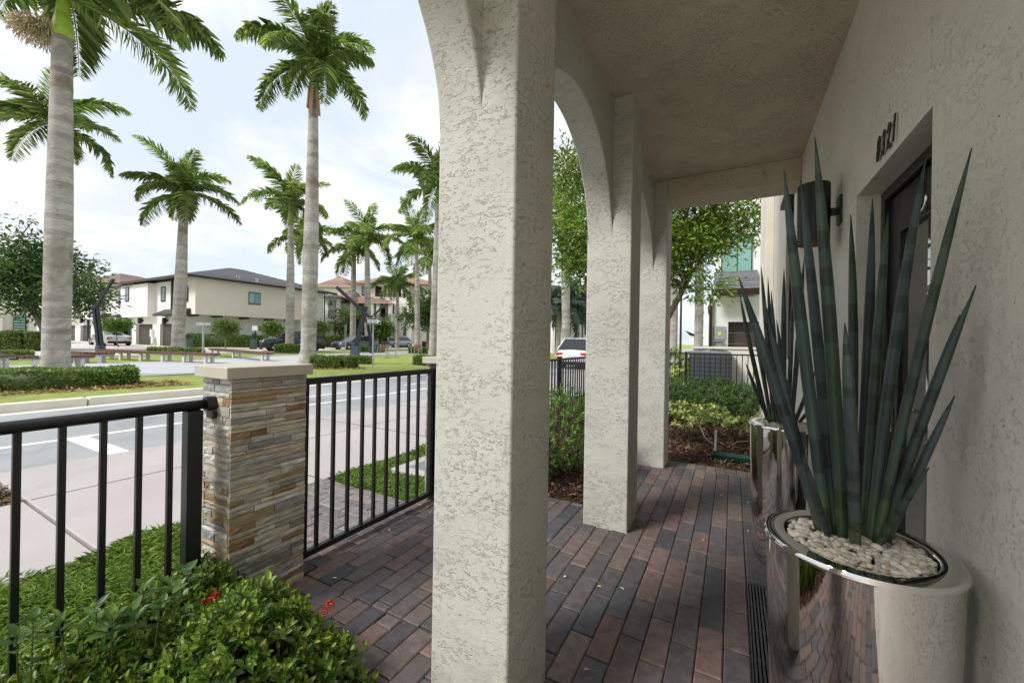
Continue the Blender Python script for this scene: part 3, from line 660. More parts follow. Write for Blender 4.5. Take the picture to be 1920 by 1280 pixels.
#@@ PLANTS
# ================================================================== NEAR PLANTING
IX = [(.09, .175, .025), (.13, .23, .03), (.18, .29, .04), (.06, .125, .022), (.28, .36, .06), (.11, .20, .03)]
def shoots(rg, C, A, per, Ln, W, pal, jit=.25, tilt=(.25, .95), stemlen=.05):
    """leaf rosettes: per leaves climbing each shoot that starts at C and grows along A"""
    n = len(C); A = nrm(A); i = np.repeat(np.arange(n), per); k = np.tile(np.arange(per), n)
    a = A[i]; ref = np.where(np.abs(a[:, 2:3]) > .9, np.array([[1., 0, 0]]), np.array([[0, 0, 1.]])); e1 = nrm(np.cross(a, ref)); e2 = np.cross(a, e1)
    ph = k*2.4+np.repeat(rg.uniform(0, 6.28, n), per); rad = e1*np.cos(ph)[:, None]+e2*np.sin(ph)[:, None]
    fr = k/per; up = (tilt[0]+(tilt[1]-tilt[0])*fr)[:, None]
    D = nrm(rad*(1-up*.6)+a*up+rg.normal(size=(n*per, 3))*.14)
    P = C[i]+a*(fr*stemlen)[:, None]+rg.normal(size=(n*per, 3))*.003
    Nn = nrm(np.cross(np.cross(D, a), D)+1e-6); Nn = np.where((Nn*a).sum(1, keepdims=True) < 0, -Nn, Nn)
    L_ = Ln*(1-.35*fr)*rg.uniform(1-jit, 1+jit, n*per); cols = pick_cols(rg, n*per, pal)
    tip = (fr > .75)[:, None]; cols = np.where(tip, cols*np.array([1.5, 1.35, 1.1]), cols)
    return P, D, Nn, L_, L_*W, np.clip(cols, 0, 1)
def stems_mesh(mb, pairs, r0, c=(.06, .05, .03)):
    for a_, b_ in pairs:
        mid = (np.array(a_)+np.array(b_))/2+np.array([.012, .008, .0]); mb.tube([a_, mid, b_], [r0, r0*.8, r0*.55], 5, c=c, caps=False)
# low flowering hedge at the foot of the railing
rg = np.random.default_rng(21)
bush = thing('flowering_shrub', (-1.7, .6, -.05), 'low glossy green shrub with a few red flower heads beneath the railing', 'shrub')
def ixh(x, y):
    h = .20+.07*np.clip((y-.55)/.25, 0, 1)+.035*np.clip((x+1.85)/.3, 0, 1)*np.clip((y-.35)/.3, 0, 1)
    ex = np.minimum((x+2.30)/.25, (-1.20-x)/.20); ey = np.minimum((y+.9)/.3, (1.10-y)/.16)
    e = np.clip(np.minimum(ex, ey), 0, 1); return (h*np.sqrt(e)*(1+.16*np.sin(x*11+y*7)+.14*np.sin(x*5.3-y*13+1)))+.02
n = 3400; X = rg.uniform(-2.28, -1.2, n); Y = rg.uniform(-.35, 1.08, n)
Z = ixh(X, Y); keep = Z > .06; X, Y, Z = X[keep], Y[keep], Z[keep]; n = len(X)
dep = np.abs(rg.normal(size=n))*.06; Cs = np.stack([X, Y, np.maximum(.02, Z-dep)-.05], 1)
gx = (ixh(X+.02, Y)-ixh(X-.02, Y))/.04; gy = (ixh(X, Y+.02)-ixh(X, Y-.02))/.04
A = nrm(np.stack([-gx*.6, -gy*.6, np.full(n, 1.0)], 1)+rg.normal(size=(n, 3))*.28)
Pp, D, Nn, Ln, W, c = shoots(rg, Cs, A, 10, .040, .44, IX)
leaves_obj('foliage', Pp, D, Nn, Ln, W, c, M_LEAF, bush, fold=.22)
mb = MB(); idx = rg.choice(n, 300, replace=False)
stems_mesh(mb, [(Cs[i]*np.array([.97, .97, 0])+np.array([-.05+rg.uniform(-.05, .05), rg.uniform(-.05, .05), -.06]), Cs[i]) for i in idx], .004); B(mb, 'stems', M_BARK, bush)['kind'] = 'stuff'
def flower_head(p, r_, seed, parent):
    rg = np.random.default_rng(seed); n = 60; d = unit_rand(rg, n); d[:, 2] = np.abs(d[:, 2]); d = nrm(d)
    Pq = np.array(p)+d*r_*.75; D = nrm(np.cross(d, unit_rand(rg, n))+d*.4)
    leaves_obj('flower_head', Pq, D, d, r_*.55, r_*.28, pick_cols(rg, n, [(.62, .035, .02), (.5, .02, .015), (.7, .07, .03)]), M_RED, parent)
for (px, py, z, r_, s_) in [(403, 1120, .33, .020, 1), (618, 1136, .255, .020, 2), (608, 1148, .255, .014, 3), (385, 1128, .32, .012, 4)]:
    flower_head(on_z(px, py, z), r_, s_, bush)
# taller clusia sprigs rising through it
CL = [(.10, .20, .045), (.14, .25, .055), (.18, .29, .08), (.08, .16, .04)]
sp = thing('clusia_sprigs', (-1.95, .6, -.05), 'taller sprigs of broad rounded leaves standing above the low shrub', 'plant')
mb = MB(); PP = []
for (px, py, z, k) in [(352, 1068, .44, 7), (268, 1104, .38, 8), (322, 1098, .38, 8), (62, 1172, .38, 8), (180, 1146, .37, 9), (110, 1165, .36, 8), (335, 1115, .36, 7), (250, 1150, .34, 8), (210, 1160, .35, 8), (300, 1135, .35, 8), (30, 1190, .36, 8), (500, 1094, .33, 7)]:
    p = on_z(px, py, z); b_ = p+np.array([rg.uniform(-.06, .06), rg.uniform(-.06, .06), 0]); b_[2] = .02
    mb = MB(); stems_mesh(mb, [(b_, p)], .0035, (.12, .15, .05)); B(mb, 'stem', M_SHAFT, sp); ax = nrm((p-b_)[None])
    PP.append(shoots(rg, p[None]-ax*.045, ax, k, .060, .5, CL, stemlen=.07))
leaves_obj('foliage', *[np.concatenate([q_[i] for q_ in PP]) for i in range(6)], M_LEAF, sp, fold=.15)
# grass: broad blades
GP = [(.16, .28, .035), (.21, .35, .05), (.27, .40, .07), (.12, .22, .03), (.33, .43, .11)]
def grass(name, label, poly_test, xr, yr, n, z, Lb, Wb, seed, lean=.55):
    rg = np.random.default_rng(seed); X = rg.uniform(*xr, n); Y = rg.uniform(*yr, n); k = poly_test(X, Y); X, Y = X[k], Y[k]; n = len(X)
    th = rg.uniform(0, 6.28, n); D = nrm(np.stack([np.cos(th)*lean, np.sin(th)*lean, rg.uniform(.35, 1.0, n)], 1))
    Nn = nrm(np.stack([-np.cos(th), -np.sin(th), np.full(n, lean)], 1)); Z = z+.015*np.sin(X*9)*np.sin(Y*7)
    o = leaves_obj(name, np.stack([X, Y, Z], 1), D, Nn, Lb*rg.uniform(.6, 1.3, n), Wb*rg.uniform(.7, 1.2, n), pick_cols(rg, n, GP, .25), M_BLADE, None, fold=.2, droop=.35)
    return stuff(o, label, 'grass')
grass('front_grass', 'thick green grass between the railing and the sidewalk', lambda x, y: (x > -3.42+.05*np.sin(y*9)) & (y < 1.40+.04*np.sin(x*13)), (-3.46, -2.0), (-.6, 1.44), 30000, -.055, .062, .0085, 31)
grass('gate_grass', 'patch of green grass outside the gate beside the brick walk', lambda x, y: (x > -3.38+.04*np.sin(y*9)) & (y > 2.52+.03*np.sin(x*13)) & ~((x > -3.06) & (y > 2.98) & (y < 4.0)), (-3.4, -2.28), (2.5, 5.6), 30000, -.055, .055, .0085, 32)
grass('side_grass', 'strip of grass along the sidewalk beyond the utility slab', lambda x, y: x > -3.38, (-3.4, -2.3), (5.6, 16), 14000, -.055, .08, .014, 33)
mb = MB(); mb.box(-3.05, -2.45, 3.0, 3.98, -.2, -.012); us = thing('utility_slab', (-2.75, 3.5, -.2), 'concrete utility box slab with a dark lid in the grass', 'utility slab')
B(mb, 'slab', M_SIDEWALK, us, bevel=.01); mb = MB(); mb.box(-2.92, -2.5, 3.12, 3.86, -.1, -.006); B(mb, 'lid', M_ACGREY, us, bevel=.004)
st = thing('edging_stone', (-2.35, 1.47, -.05), 'rounded grey stone at the lawn corner by the pillar', 'stone')
bmq = bmesh.new(); bmesh.ops.create_icosphere(bmq, subdivisions=3, radius=1); mb = MB()
for v in bmq.verts: v.co = Vector((v.co.x*.10*(1+.1*math.sin(v.co.y*5)), v.co.y*.07, v.co.z*.05*(1+.15*math.sin(v.co.x*4))))
mb.add([(v.co.x-2.6, v.co.y+1.40, v.co.z-.03) for v in bmq.verts], [[v.index for v in f_.verts] for f_ in bmq.faces]); bmq.free(); B(mb, 'stone', M_CONC, st, smooth=True)
# mulch chips and fallen leaves
def chips(name, label, xr, yr, z, n, size, seed, pal=[(.10, .045, .022), (.06, .03, .018), (.16, .08, .04), (.035, .02, .014), (.20, .12, .07)], test=None):
    rg = np.random.default_rng(seed); X = rg.uniform(*xr, n); Y = rg.uniform(*yr, n)
    if test is not None: k = test(X, Y); X, Y = X[k], Y[k]; n = len(X)
    D = unit_rand(rg, n)*np.array([1, 1, .35]); Nn = nrm(np.array([0, 0, 1.])+rg.normal(size=(n, 3))*.35); L_ = size*rg.uniform(.5, 1.5, n)
    o = leaves_obj(name, np.stack([X, Y, z+rg.uniform(-.004, .018, n)], 1), D, Nn, L_, L_*rg.uniform(.22, .5, n), pick_cols(rg, n, pal, .3), M_CHIP, None, .2, .1)
    return stuff(o, label, 'mulch')
chips('bed_mulch', 'dark brown bark mulch in the bed beyond the porch', (-2.25, 1.4), (3.12, 8.2), -.04, 16000, .05, 41, test=lambda x, y: (y > 4.83) | (x < -.95))
chips('bush_mulch', 'bark mulch under the front shrub', (-2.2, -.95), (-.4, 1.09), -.05, 3000, .045, 42)
chips('pit_mulch', 'tan leaf litter in the sidewalk tree pit', (-5.88, -4.95), (-.6, .93), -.06, 3500, .05, 43, [(.25, .19, .10), (.16, .12, .07), (.33, .27, .15), (.10, .07, .04)])
rg = np.random.default_rng(44)
for (px, py, c) in [(1318, 1010, (.7, .38, .06)), (1403, 996, (.72, .42, .02)), (1057, 1082, (.75, .68, .45)), (1128, 1100, (.6, .5, .2)), (1162, 1100, (.65, .6, .25)), (1353, 928, (.7, .68, .6)), (1265, 888, (.7, .68, .6)), (1398, 908, (.6, .5, .1)), (1094, 1255, (.6, .35, .25)), (632, 1083, (.7, .66, .5)), (732, 994, (.6, .5, .35)), (1400, 940, (.6, .5, .1)), (807, 961, (.6, .45, .3))]:
    p = on_z(px, py, .006); n = 1
    o = leaves_obj('fallen_leaf', p[None], np.array([[math.cos(px), math.sin(px), .06]]), np.array([[.1, .1, 1.]]), .026, .012, np.array([c]), M_CHIP)
    tag(o, 'tiny fallen leaf lying on the porch pavers', 'fallen leaf', 'fallen leaves on the pavers')
# clipped shrub between the columns, and the bed at the back
GRN = [(.08, .17, .03), (.12, .23, .04), (.17, .29, .05), (.06, .13, .025), (.22, .33, .06)]
GRND = [(.05, .11, .022), (.08, .16, .03), (.12, .21, .04), (.035, .08, .018)]
VAR = [(.42, .46, .14), (.55, .56, .25), (.20, .30, .06), (.10, .19, .04), (.48, .50, .20)]
def shrub(c, rx, ry, h, n, per, Ln, W, pal, label, seed, name='shrub', hollow=.75, low=.18, stems=26, group=None, lift=0.0):
    rg = np.random.default_rng(seed); t = thing(name, (c[0], c[1], -.05), label, 'shrub', group)
    d = unit_rand(rg, n); rr = hollow+(1-hollow)*rg.uniform(0, 1, n)**.6; lump = 1+.13*np.sin(d[:, 0]*5+seed)*np.sin(d[:, 1]*6)+.1*np.sin(d[:, 2]*7+seed*2)
    P_ = np.stack([c[0]+d[:, 0]*rx*rr*lump, c[1]+d[:, 1]*ry*rr*lump, lift+h*(low+(1-low)*(.5+.5*d[:, 2]*rr*lump))-.05], 1)
    A = nrm(d*.8+np.array([0, 0, .7])+rg.normal(size=(n, 3))*.3)
    leaves_obj('foliage', *shoots(rg, P_, A, per, Ln, W, pal), M_LEAF, t, fold=.2)
    mb = MB(); ii = rg.choice(n, min(stems, n), replace=False)
    stems_mesh(mb, [((c[0]+rg.uniform(-.1, .1)*rx*3, c[1]+rg.uniform(-.1, .1)*ry*3, -.06), P_[i]) for i in ii], .007, (.16, .13, .09)); B(mb, 'stems', M_BARK, t)['kind'] = 'stuff'
    return t
shrub((-1.62, 3.95), .62, .62, .80, 900, 9, .038, .42, GRN, 'rounded small-leaved shrub with bare twigs below, between the front columns', 51, stems=90, low=.12)
for k, (px, D, rx, h, s_) in enumerate([(1268, 7.1, .55, .62, 1), (1318, 6.9, .5, .58, 2), (1372, 6.9, .55, .60, 3), (1420, 7.3, .5, .62, 4), (1295, 7.8, .6, .70, 5), (1345, 7.9, .55, .66, 6)]):
    p = at_d(px, 640, D)
    shrub((p[0], p[1]), rx, .5, h, 330, 9, .048, .42, GRND, ['dark green shrub in front of the fence nearest the last column', 'dark green shrub right of the variegated one, in front of the fence', 'dark green shrub behind the white stake', 'dark green shrub at the right end of the bed by the planter', 'taller green shrub at the back left against the fence', 'taller green shrub at the back against the air conditioner fence'][k], 60+s_, stems=30, group='green shrubs in the back bed', low=.3)
p = at_d(1278, 640, 5.6); shrub((p[0], p[1]), .42, .34, .52, 70, 11, .085, .36, VAR, 'cream and green variegated shrub beside the last column', 71, low=.42, stems=10, name='variegated_shrub', hollow=.3)
p = at_d(1325, 640, 5.9); shrub((p[0], p[1]), .30, .28, .44, 34, 11, .085, .36, VAR, 'smaller variegated shrub between the last column and the white stake', 74, low=.4, stems=8, name='variegated_shrub', hollow=.3)
p = at_d(1378, 640, 5.6); shrub((p[0], p[1]), .26, .22, .36, 24, 11, .08, .36, VAR, 'small low variegated shrub right of the white stake', 72, low=.5, stems=6, name='variegated_shrub', hollow=.2)
p = at_d(1420, 640, 5.75); shrub((p[0], p[1]), .2, .2, .3, 14, 11, .08, .36, VAR, 'small variegated shrub partly behind the far planter', 73, low=.5, stems=5, name='variegated_shrub', hollow=.2)
b0 = on_z(1341, 852, -.05); stake = MB(); stake.tube([b0, b0+np.array([.004, 0, .30])], .0125, 14); stake.lathe([(.018, .0), (.018, .0)], 0, 0, 3)
tag(stake.build('irrigation_stake', M_WHITE), 'white plastic irrigation pipe standing in the mulch', 'pipe')
mb = MB(); a_ = on_z(1302, 775, .12); mb.tube([on_z(1303, 780, .30), on_z(1322, 820, .14), on_z(1358, 852, -.03)], [.006, .007, .007], 8); tag(mb.build('dry_twig', M_GREYBARK, smooth=True), 'bare brown stem leaning across the mulch bed', 'twig')
mb = MB(); mb.tube([on_z(1372, 835, -.03), on_z(1382, 828, .01), on_z(1400, 827, .02), on_z(1425, 828, .0)], [.006, .007, .007, .006], 8); tag(mb.build('dry_twig', M_GREYBARK, smooth=True), 'short pale stem curving out beside the far planter', 'twig')
# green tray lying at the edge of the bed
q0 = on_z(1334, 858, -.03); q1 = on_z(1412, 870, -.03); dv = (q1-q0)/np.linalg.norm(q1-q0); nv = np.array([-dv[1], dv[0], 0]); ln = .95
tray = MB(); sec = [(0, .07), (.012, .07), (.03, .012), (.13, .012), (.148, .07), (.16, .07), (.14, 0.0), (.02, 0.0)]
vv = []
for e in (0, ln):
    for a_, z in sec: vv.append(q0+dv*e+nv*(a_-.02)+np.array([0, 0, z-.015]))
k = len(sec); tray.add(vv, [tuple(reversed(range(k))), tuple(range(k, 2*k))]+[(i, (i+1) % k, k+(i+1) % k, k+i) for i in range(k)])
for e in (0.0, ln-.008):
    tray.add([q0+dv*(e+o_)+nv*(a_-.02)+np.array([0, 0, z-.0152]) for o_ in (.001, .007) for a_, z in ((.018, .001), (.142, .001), (.156, .068), (.004, .068))], [(0, 1, 2, 3), (7, 6, 5, 4), (0, 4, 5, 1), (1, 5, 6, 2), (2, 6, 7, 3), (3, 7, 4, 0)])
tag(tray.build('garden_tray', M_GREENP, bevel=.003), 'dark green plastic trough lying at the edge of the mulch bed', 'trough')
# air conditioner, low wall behind it
p = at_d(1330, 640, 9.95); ac = thing('air_conditioner', (p[0], p[1], 0), 'big dark grey air conditioning unit behind the back fence', 'air conditioner')
mb = MB(); S_ = .47; cx, cy = p[0]+.0, p[1]+.85
mb.box(cx-S_, cx+S_, cy-S_, cy+S_, .08, 1.08)
B(mb, 'grille', M_ACFIN, ac, bevel=.06, seg=3)
mb = MB()
for k in range(9): mb.box(cx-S_-.006, cx+S_+.006, cy-S_-.006, cy+S_+.006, .13+k*.108, .137+k*.108)
for k in range(11): mb.box(cx-S_+.06+k*.082, cx-S_+.064+k*.082, cy-S_-.007, cy-S_-.001, .1, 1.06)
B(mb, 'louvres', M_ACGREY, ac)
mb = MB(); mb.box(cx-S_-.01, cx+S_+.01, cy-S_-.01, cy+S_+.01, 1.081, 1.13); mb.lathe([(.40, 1.131), (.38, 1.16), (.1, 1.185), (0, 1.19)], cx, cy, 32); B(mb, 'top_cover', M_ACGREY, ac, bevel=.01)
mb = MB()
for k in range(5): mb.lathe([(.09+k*.07, 1.185-.008*k), (.10+k*.07, 1.195-.008*k), (.105+k*.07, 1.185-.008*k)], cx, cy, 28)
for k in range(8):
    th = k*math.pi/4; mb.obox((cx+.06*math.cos(th), cy+.06*math.sin(th), 1.2), (cx+.42*math.cos(th), cy+.42*math.sin(th), 1.155), .012, .012)
B(mb, 'fan_guard', M_BLACK, ac)
mb = MB(); mb.box(cx-.55, cx+.55, cy-.55, cy+.55, -.2, .078); B(mb, 'base', M_CONC, ac)
p = on_y(1300, 650, 12.6); mb = MB(); mb.box(p[0], 6, 12.5, 12.7, -.2, 1.19); mb.box(p[0]-.03, 6, 12.47, 12.73, 1.191, 1.255)
tag(mb.build('low_wall', MS_CREAM, bevel=.01), 'low cream stucco wall behind the air conditioner', 'wall')
p = at_d(1272, 640, 10.4); shrub((p[0]-.2, p[1]+.6), .5, .5, 1.2, 240, 9, .07, .45, [(.20, .30, .04), (.28, .38, .06), (.14, .24, .03)], 'yellow-green shrub left of the air conditioner', 77, low=.2, stems=20)
#@@ TREES
# ================================================================== TREES
def leafy_tree(base, trunk_pts, r0, crowns, nclump, perclump, Lf, pal, label, seed, group=None, mat=M_TREELEAF, bark=M_BARK, asp=.42, spread=.34, name='leafy_tree'):
    """tapered trunk and limbs, leaf clumps scattered through several overlapping crown volumes"""
    rg = np.random.default_rng(seed); t = thing(name, base, label, 'tree', group)
    mb = MB(); tp = [np.array(q_, float) for q_ in trunk_pts]; mb.tube(tp, list(np.linspace(r0, r0*.55, len(tp))), 9, caps=False)
    CC_ = []; wts = np.array([c[3]*c[4]*c[5] for c in crowns]); wts = wts/wts.sum()
    for k in range(nclump):
        c = crowns[rg.choice(len(crowns), p=wts)]; d = unit_rand(rg, 1)[0]; rr = rg.uniform(.25, 1)**.5
        CC_.append(np.array(c[:3])+d*rr*np.array(c[3:6]))
    CC_ = np.array(CC_); tops = []
    for c in crowns:
        m_ = np.array(c[:3]); s0 = tp[-1] if rg.uniform() < .6 else tp[len(tp)*2//3]
        mid = (s0+m_)/2+rg.normal(size=3)*.12*np.linalg.norm(m_-s0); e_ = m_+np.array([0, 0, .25*c[5]]); mb.tube([s0, mid, e_], [r0*.5, r0*.33, r0*.15], 6, caps=False); tops.append((mid, m_))
    for i in rg.choice(nclump, min(nclump, 70), replace=False):
        j = np.argmin([np.linalg.norm(CC_[i]-m_) for _, m_ in tops]); s0 = tops[j][rg.integers(2)]
        mb.tube([s0, (s0+CC_[i])/2+rg.normal(size=3)*.08, CC_[i]], [r0*.2, r0*.12, r0*.05], 4, caps=False)
    B(mb, 'trunk', bark, t)
    n = nclump*perclump; i = np.repeat(np.arange(nclump), perclump); off = rg.normal(size=(n, 3))*np.array([1, 1, .6])*spread
    P_ = CC_[i]+off; D = nrm(off+rg.normal(size=(n, 3))*.4*spread+np.array([0, 0, -.12*spread])); Nn = nrm(np.array([0, 0, 1.])+rg.normal(size=(n, 3))*.55)
    tone = rg.uniform(.55, 1.4, nclump)[i][:, None]; c = np.clip(pick_cols(rg, n, pal, .2)*tone, .004, 1)
    leaves_obj('crown', P_, D, Nn, Lf*rg.uniform(.65, 1.35, n), Lf*asp*rg.uniform(.8, 1.2, n), c, mat, t, fold=.15)
    return t
LIGHT = [(.14, .24, .03), (.21, .33, .045), (.30, .41, .07), (.09, .18, .028), (.38, .46, .08)]
DARKG = [(.07, .14, .035), (.11, .19, .045), (.15, .24, .06), (.055, .11, .03)]
# tree over the back bed
def W(px, py, D): return at_d(px, py, D)
b_ = W(1222, 700, 11.3); b_[2] = -.2
cr = []
for (px, py, D, r_, rz) in [(1300, 450, 11.3, .95, .8), (1230, 430, 11.2, .9, .8), (1360, 420, 11.2, .85, .6), (1390, 400, 10.9, .45, .35), (1120, 470, 11.5, .75, .8), (1070, 430, 11.6, .9, .8), (1060, 330, 11.6, .85, .8), (1150, 330, 11.5, .9, .8), (1245, 320, 11.3, 1.0, .8), (1330, 540, 11.2, .5, .3), (1065, 510, 11.5, .6, .5), (1310, 350, 11, .9, .6), (1412, 445, 10.6, .28, .16), (1270, 510, 11.3, .5, .35), (1320, 400, 11.0, .8, .7)]:
    q_ = W(px, py, D); cr.append((q_[0], q_[1], q_[2], r_, r_, rz))
leafy_tree(b_, [b_, W(1250, 600, 11.3), W(1285, 535, 11.3), W(1300, 480, 11.3)], .10, cr, 330, 74, .135, LIGHT, 'bright green slender-trunked tree beyond the porch, seen between the columns', 81, spread=.27, asp=.36)
# dark tree at the far left, and one at the right of the palm row
b_ = gp(88, 27); q_ = lambda px, py, D: W(px, py, D)
cr = []
for (px, py, D, r_, rz) in [(40, 520, 27, 2.0, 1.3), (95, 500, 28, 2.2, 1.4), (140, 540, 27, 1.6, 1.1), (20, 560, 26, 1.5, .9), (70, 460, 27, 1.3, .9), (165, 570, 27, 1.1, .7), (60, 575, 27, 1.6, .6), (-20, 500, 27, 1.6, 1.2), (175, 510, 27, .6, .5), (60, 420, 27, .5, .5), (10, 450, 27, .7, .5)]:
    p = W(px, py, D); cr.append((p[0], p[1], p[2], r_, r_, rz))
leafy_tree(b_, [b_, W(80, 615, 27), W(66, 590, 27), W(60, 560, 27)], .22, cr, 230, 40, .30, DARKG, 'dark small-leaved tree behind the nearest palm on the left', 82, bark=M_GREYBARK, spread=.5)
b_ = gp(802, 44); cr = []
for (px, py, D, r_, rz) in [(800, 590, 44, 1.9, 1.6), (775, 600, 44, 1.4, 1.1), (825, 580, 44, 1.8, 1.6), (815, 560, 45, 1.4, 1.0), (790, 565, 43, 1.2, .9), (850, 585, 44, 1.8, 1.5)]:
    p = W(px, py, D); cr.append((p[0], p[1], p[2], r_, r_, rz))
leafy_tree(b_, [b_, W(802, 620, 44), W(804, 600, 44)], .18, cr, 130, 34, .36, DARKG, 'dark rounded tree beside the cream house at the right of the palms', 83, bark=M_GREYBARK, spread=.5)
for (px, D, py, r_, lab, s_) in [(423, 36, 614, .85, 'clipped round-headed small tree left of the green post', 1), (511, 38, 617, .72, 'clipped round-headed small tree in front of the dark parked car', 2), (598, 41, 614, .80, 'round-headed small tree by the street lamp', 3)]:
    b_ = gp(px, D); p = W(px, py, D)
    leafy_tree(b_, [b_, (b_+p)/2, p], .05, [(p[0], p[1], p[2], r_, r_, r_*.72)], 60, 34, .20, [(.13, .24, .03), (.18, .30, .04), (.09, .17, .025)], lab, 84+s_, 'round-headed small trees along the far hedge', spread=.22, bark=M_GREYBARK)
b_ = gp(222, 34); p = W(215, 612, 34); leafy_tree(b_, [b_, (b_+p)/2, p], .05, [(p[0], p[1], p[2]+.1, .85, .85, .42)], 50, 34, .20, [(.13, .24, .03), (.18, .30, .04), (.09, .17, .025)], 'young tree with a flat bright crown in front of the silver sports car', 95, spread=.22, bark=M_GREYBARK)
for (px, py, D, r_, lab, s_) in [(655, 600, 52, 2.0, 'bushy green tree against the far houses left of the sculpture', 5), (685, 605, 53, 1.4, 'bushy green tree behind the tilted sculpture', 6), (715, 612, 53, 1.3, 'yellow-green bushy tree right of the sculpture', 7)]:
    b_ = gp(px, D); p = W(px, py, D)
    leafy_tree(b_, [b_, (b_+p)/2, p], .10, [(p[0], p[1], p[2]-.3, r_, r_, r_*.95)], 70, 34, .34, [(.11, .21, .03), (.16, .27, .04), (.08, .15, .025)], lab, 90+s_, 'bushy trees in front of the far houses', spread=.35)
# -- royal palms
PF = [(.20, .30, .07), (.28, .40, .10), (.38, .48, .15), (.14, .22, .05), (.48, .55, .20)]
def palm(px, D, pxt, pyt, r_base, r_top, Lf, label, seed, nfr=12, shaft=1.5, gpal=PF, nl=46, spear=True, dead=False, fruit=False, elevs=None, wl=.042, lean=0.0, base=None, azs=None, shaftcol=(.16, .27, .05), name='palm_tree'):
    rg = np.random.default_rng(seed); b_ = gp(px, D) if base is None else np.array(base, float); top = at_d(pxt, pyt, D)
    t = thing(name, b_, label, 'palm tree', 'royal palms')
    mb = MB(); n = 64; pts, rad, cols = [], [], []
    dirt = rg.uniform(0, 1, 80)
    for i in range(n+1):
        s_ = i/n; p = b_*(1-s_)+top*s_+np.array([math.sin(s_*3)*.05, 0, 0])-np.array([0, 0, .15*(1-s_)])
        bulge = r_top+(r_base*.80-r_top)*(1-max(0, s_-.45)/.55)**1.0*(1 if s_ > .45 else 1) if s_ > .06 else r_base*(1.28-.28*min(1, s_/.06))*.86
        pts.append(p); rad.append(bulge*(1+.012*(i % 2)))
        k = (.84+.26*dirt[i])*(.86 if i % 3 == 0 else 1); cols.append((.47*k, .445*k, .41*k))
    mb.tube(pts, rad, 20, cols=cols, caps=False); B(mb, 'trunk', M_PTRUNK, t, smooth=True)
    ax = nrm((top-b_)[None])[0]; ct = top+ax*shaft
    mb = MB(); ss = np.linspace(0, 1, 9); mb.tube([top+ax*shaft*s_ for s_ in ss], [r_top*(1.05+.35*math.sin(min(1, s_*2.2)*math.pi)*.5)*(1-.55*s_) for s_ in ss], 16, cols=[tuple(np.array(shaftcol)*rg.uniform(.85, 1.15)) for _ in ss]); B(mb, 'crownshaft', M_SHAFT, t, smooth=True)
    VV, FF, CC_ = [], [], []; kk = 0; rach = MB()
    for k in range(nfr):
        az = (k*2.399963+rg.uniform(-.25, .25)) if azs is None else azs[k % len(azs)]
        el0 = (R(86)-R(104)*((k+.5)/nfr)**1.1) if elevs is None else R(elevs[k % len(elevs)]); el0 += rg.uniform(-.1, .1)
        droop = rg.uniform(1.0, 1.9)*(1.0 if k > 1 else .5); Lk = Lf*rg.uniform(.88, 1.08)*(.8 if k < 2 else 1)
        m_ = 24; P_ = [ct-ax*.15*rg.uniform(0, 1.5)]; T_ = []
        for i in range(m_):
            s_ = i/m_; el = el0-droop*s_**1.25; az_ = az+.12*s_*math.sin(k*3.1)
            d = np.array([math.cos(az_)*math.cos(el), math.sin(az_)*math.cos(el), math.sin(el)]); T_.append(d); P_.append(P_[-1]+d*Lk/m_)
        T_.append(T_[-1]); P_ = np.array(P_); T_ = np.array(T_)
        rach.tube([P_[i] for i in range(0, m_+1, 3)], list(np.linspace(.035, .006, len(range(0, m_+1, 3)))), 5, c=(.12, .2, .04), caps=False)
        nl_ = int(nl*1.4); s_ = np.linspace(.06, .985, nl_); s_ = np.concatenate([s_, s_]); sg = np.concatenate([np.ones(nl_), -np.ones(nl_)])
        ii = np.minimum((s_*m_).astype(int), m_-1); fr = (s_*m_-ii)[:, None]; B_ = P_[ii]*(1-fr)+P_[ii+1]*fr; Tt = T_[ii]
        S_ = nrm(np.cross(Tt, np.array([0, 0, 1.])+1e-3)); U = np.cross(S_, Tt)
        tilt = rg.uniform(-.35, .75, len(s_))[:, None]
        Dl = nrm(S_*sg[:, None]*np.cos(tilt)+U*np.sin(tilt)*.8+Tt*(.35+.45*s_[:, None]))
        Ll = Lf*.205*np.sin(np.pi*np.clip(s_*.86+.12, 0, 1))**.6*rg.uniform(.85, 1.12, len(s_)); Ll = np.maximum(Ll, .12)
        Nn = nrm(U+S_*sg[:, None]*.2+rg.normal(size=(len(s_), 3))*.25)
        V, F = leaf_arrays(B_, Dl, Nn, Ll, np.full(len(s_), wl*.50), .2, .50*rg.uniform(.6, 1.4))
        tone = rg.uniform(.8, 1.3)*(1.35 if k < 4 else 1); c = pick_cols(rg, len(s_), gpal, .2)*tone
        VV.append(V); FF.append(F+kk); kk += len(V); CC_.append(np.repeat(c, 2, axis=0))
    if spear: rach.tube([ct, ct+ax*Lf*.30+np.array([.1, .05, 0]), ct+ax*Lf*.55+np.array([.3, .1, 0])], [.05, .035, .008], 7, c=(.2, .32, .07))
    B(rach, 'leaf_stalks', M_SHAFT, t)
    V = np.vstack(VV)-b_[None]; build_np('crown', V, np.vstack(FF), np.clip(np.vstack(CC_), .004, 1), M_PALMLEAF, t)
    if dead:
        mb = MB(); s0 = top-ax*.9
        for k in range(7):
            th = k*.9; e = np.array([math.cos(th)*r_top*1.25, math.sin(th)*r_top*1.25, 0]); mb.obox(top+e*.9+ax*.2, s0+e*(1.2 if k % 3 else 1.9)-ax*(.5 if k % 3 == 0 else 0), .16, .03)
        B(mb, 'dead_sheath', M('dry_sheath', (.36, .23, .14), rough=.9, var=.25, vs=6), t)
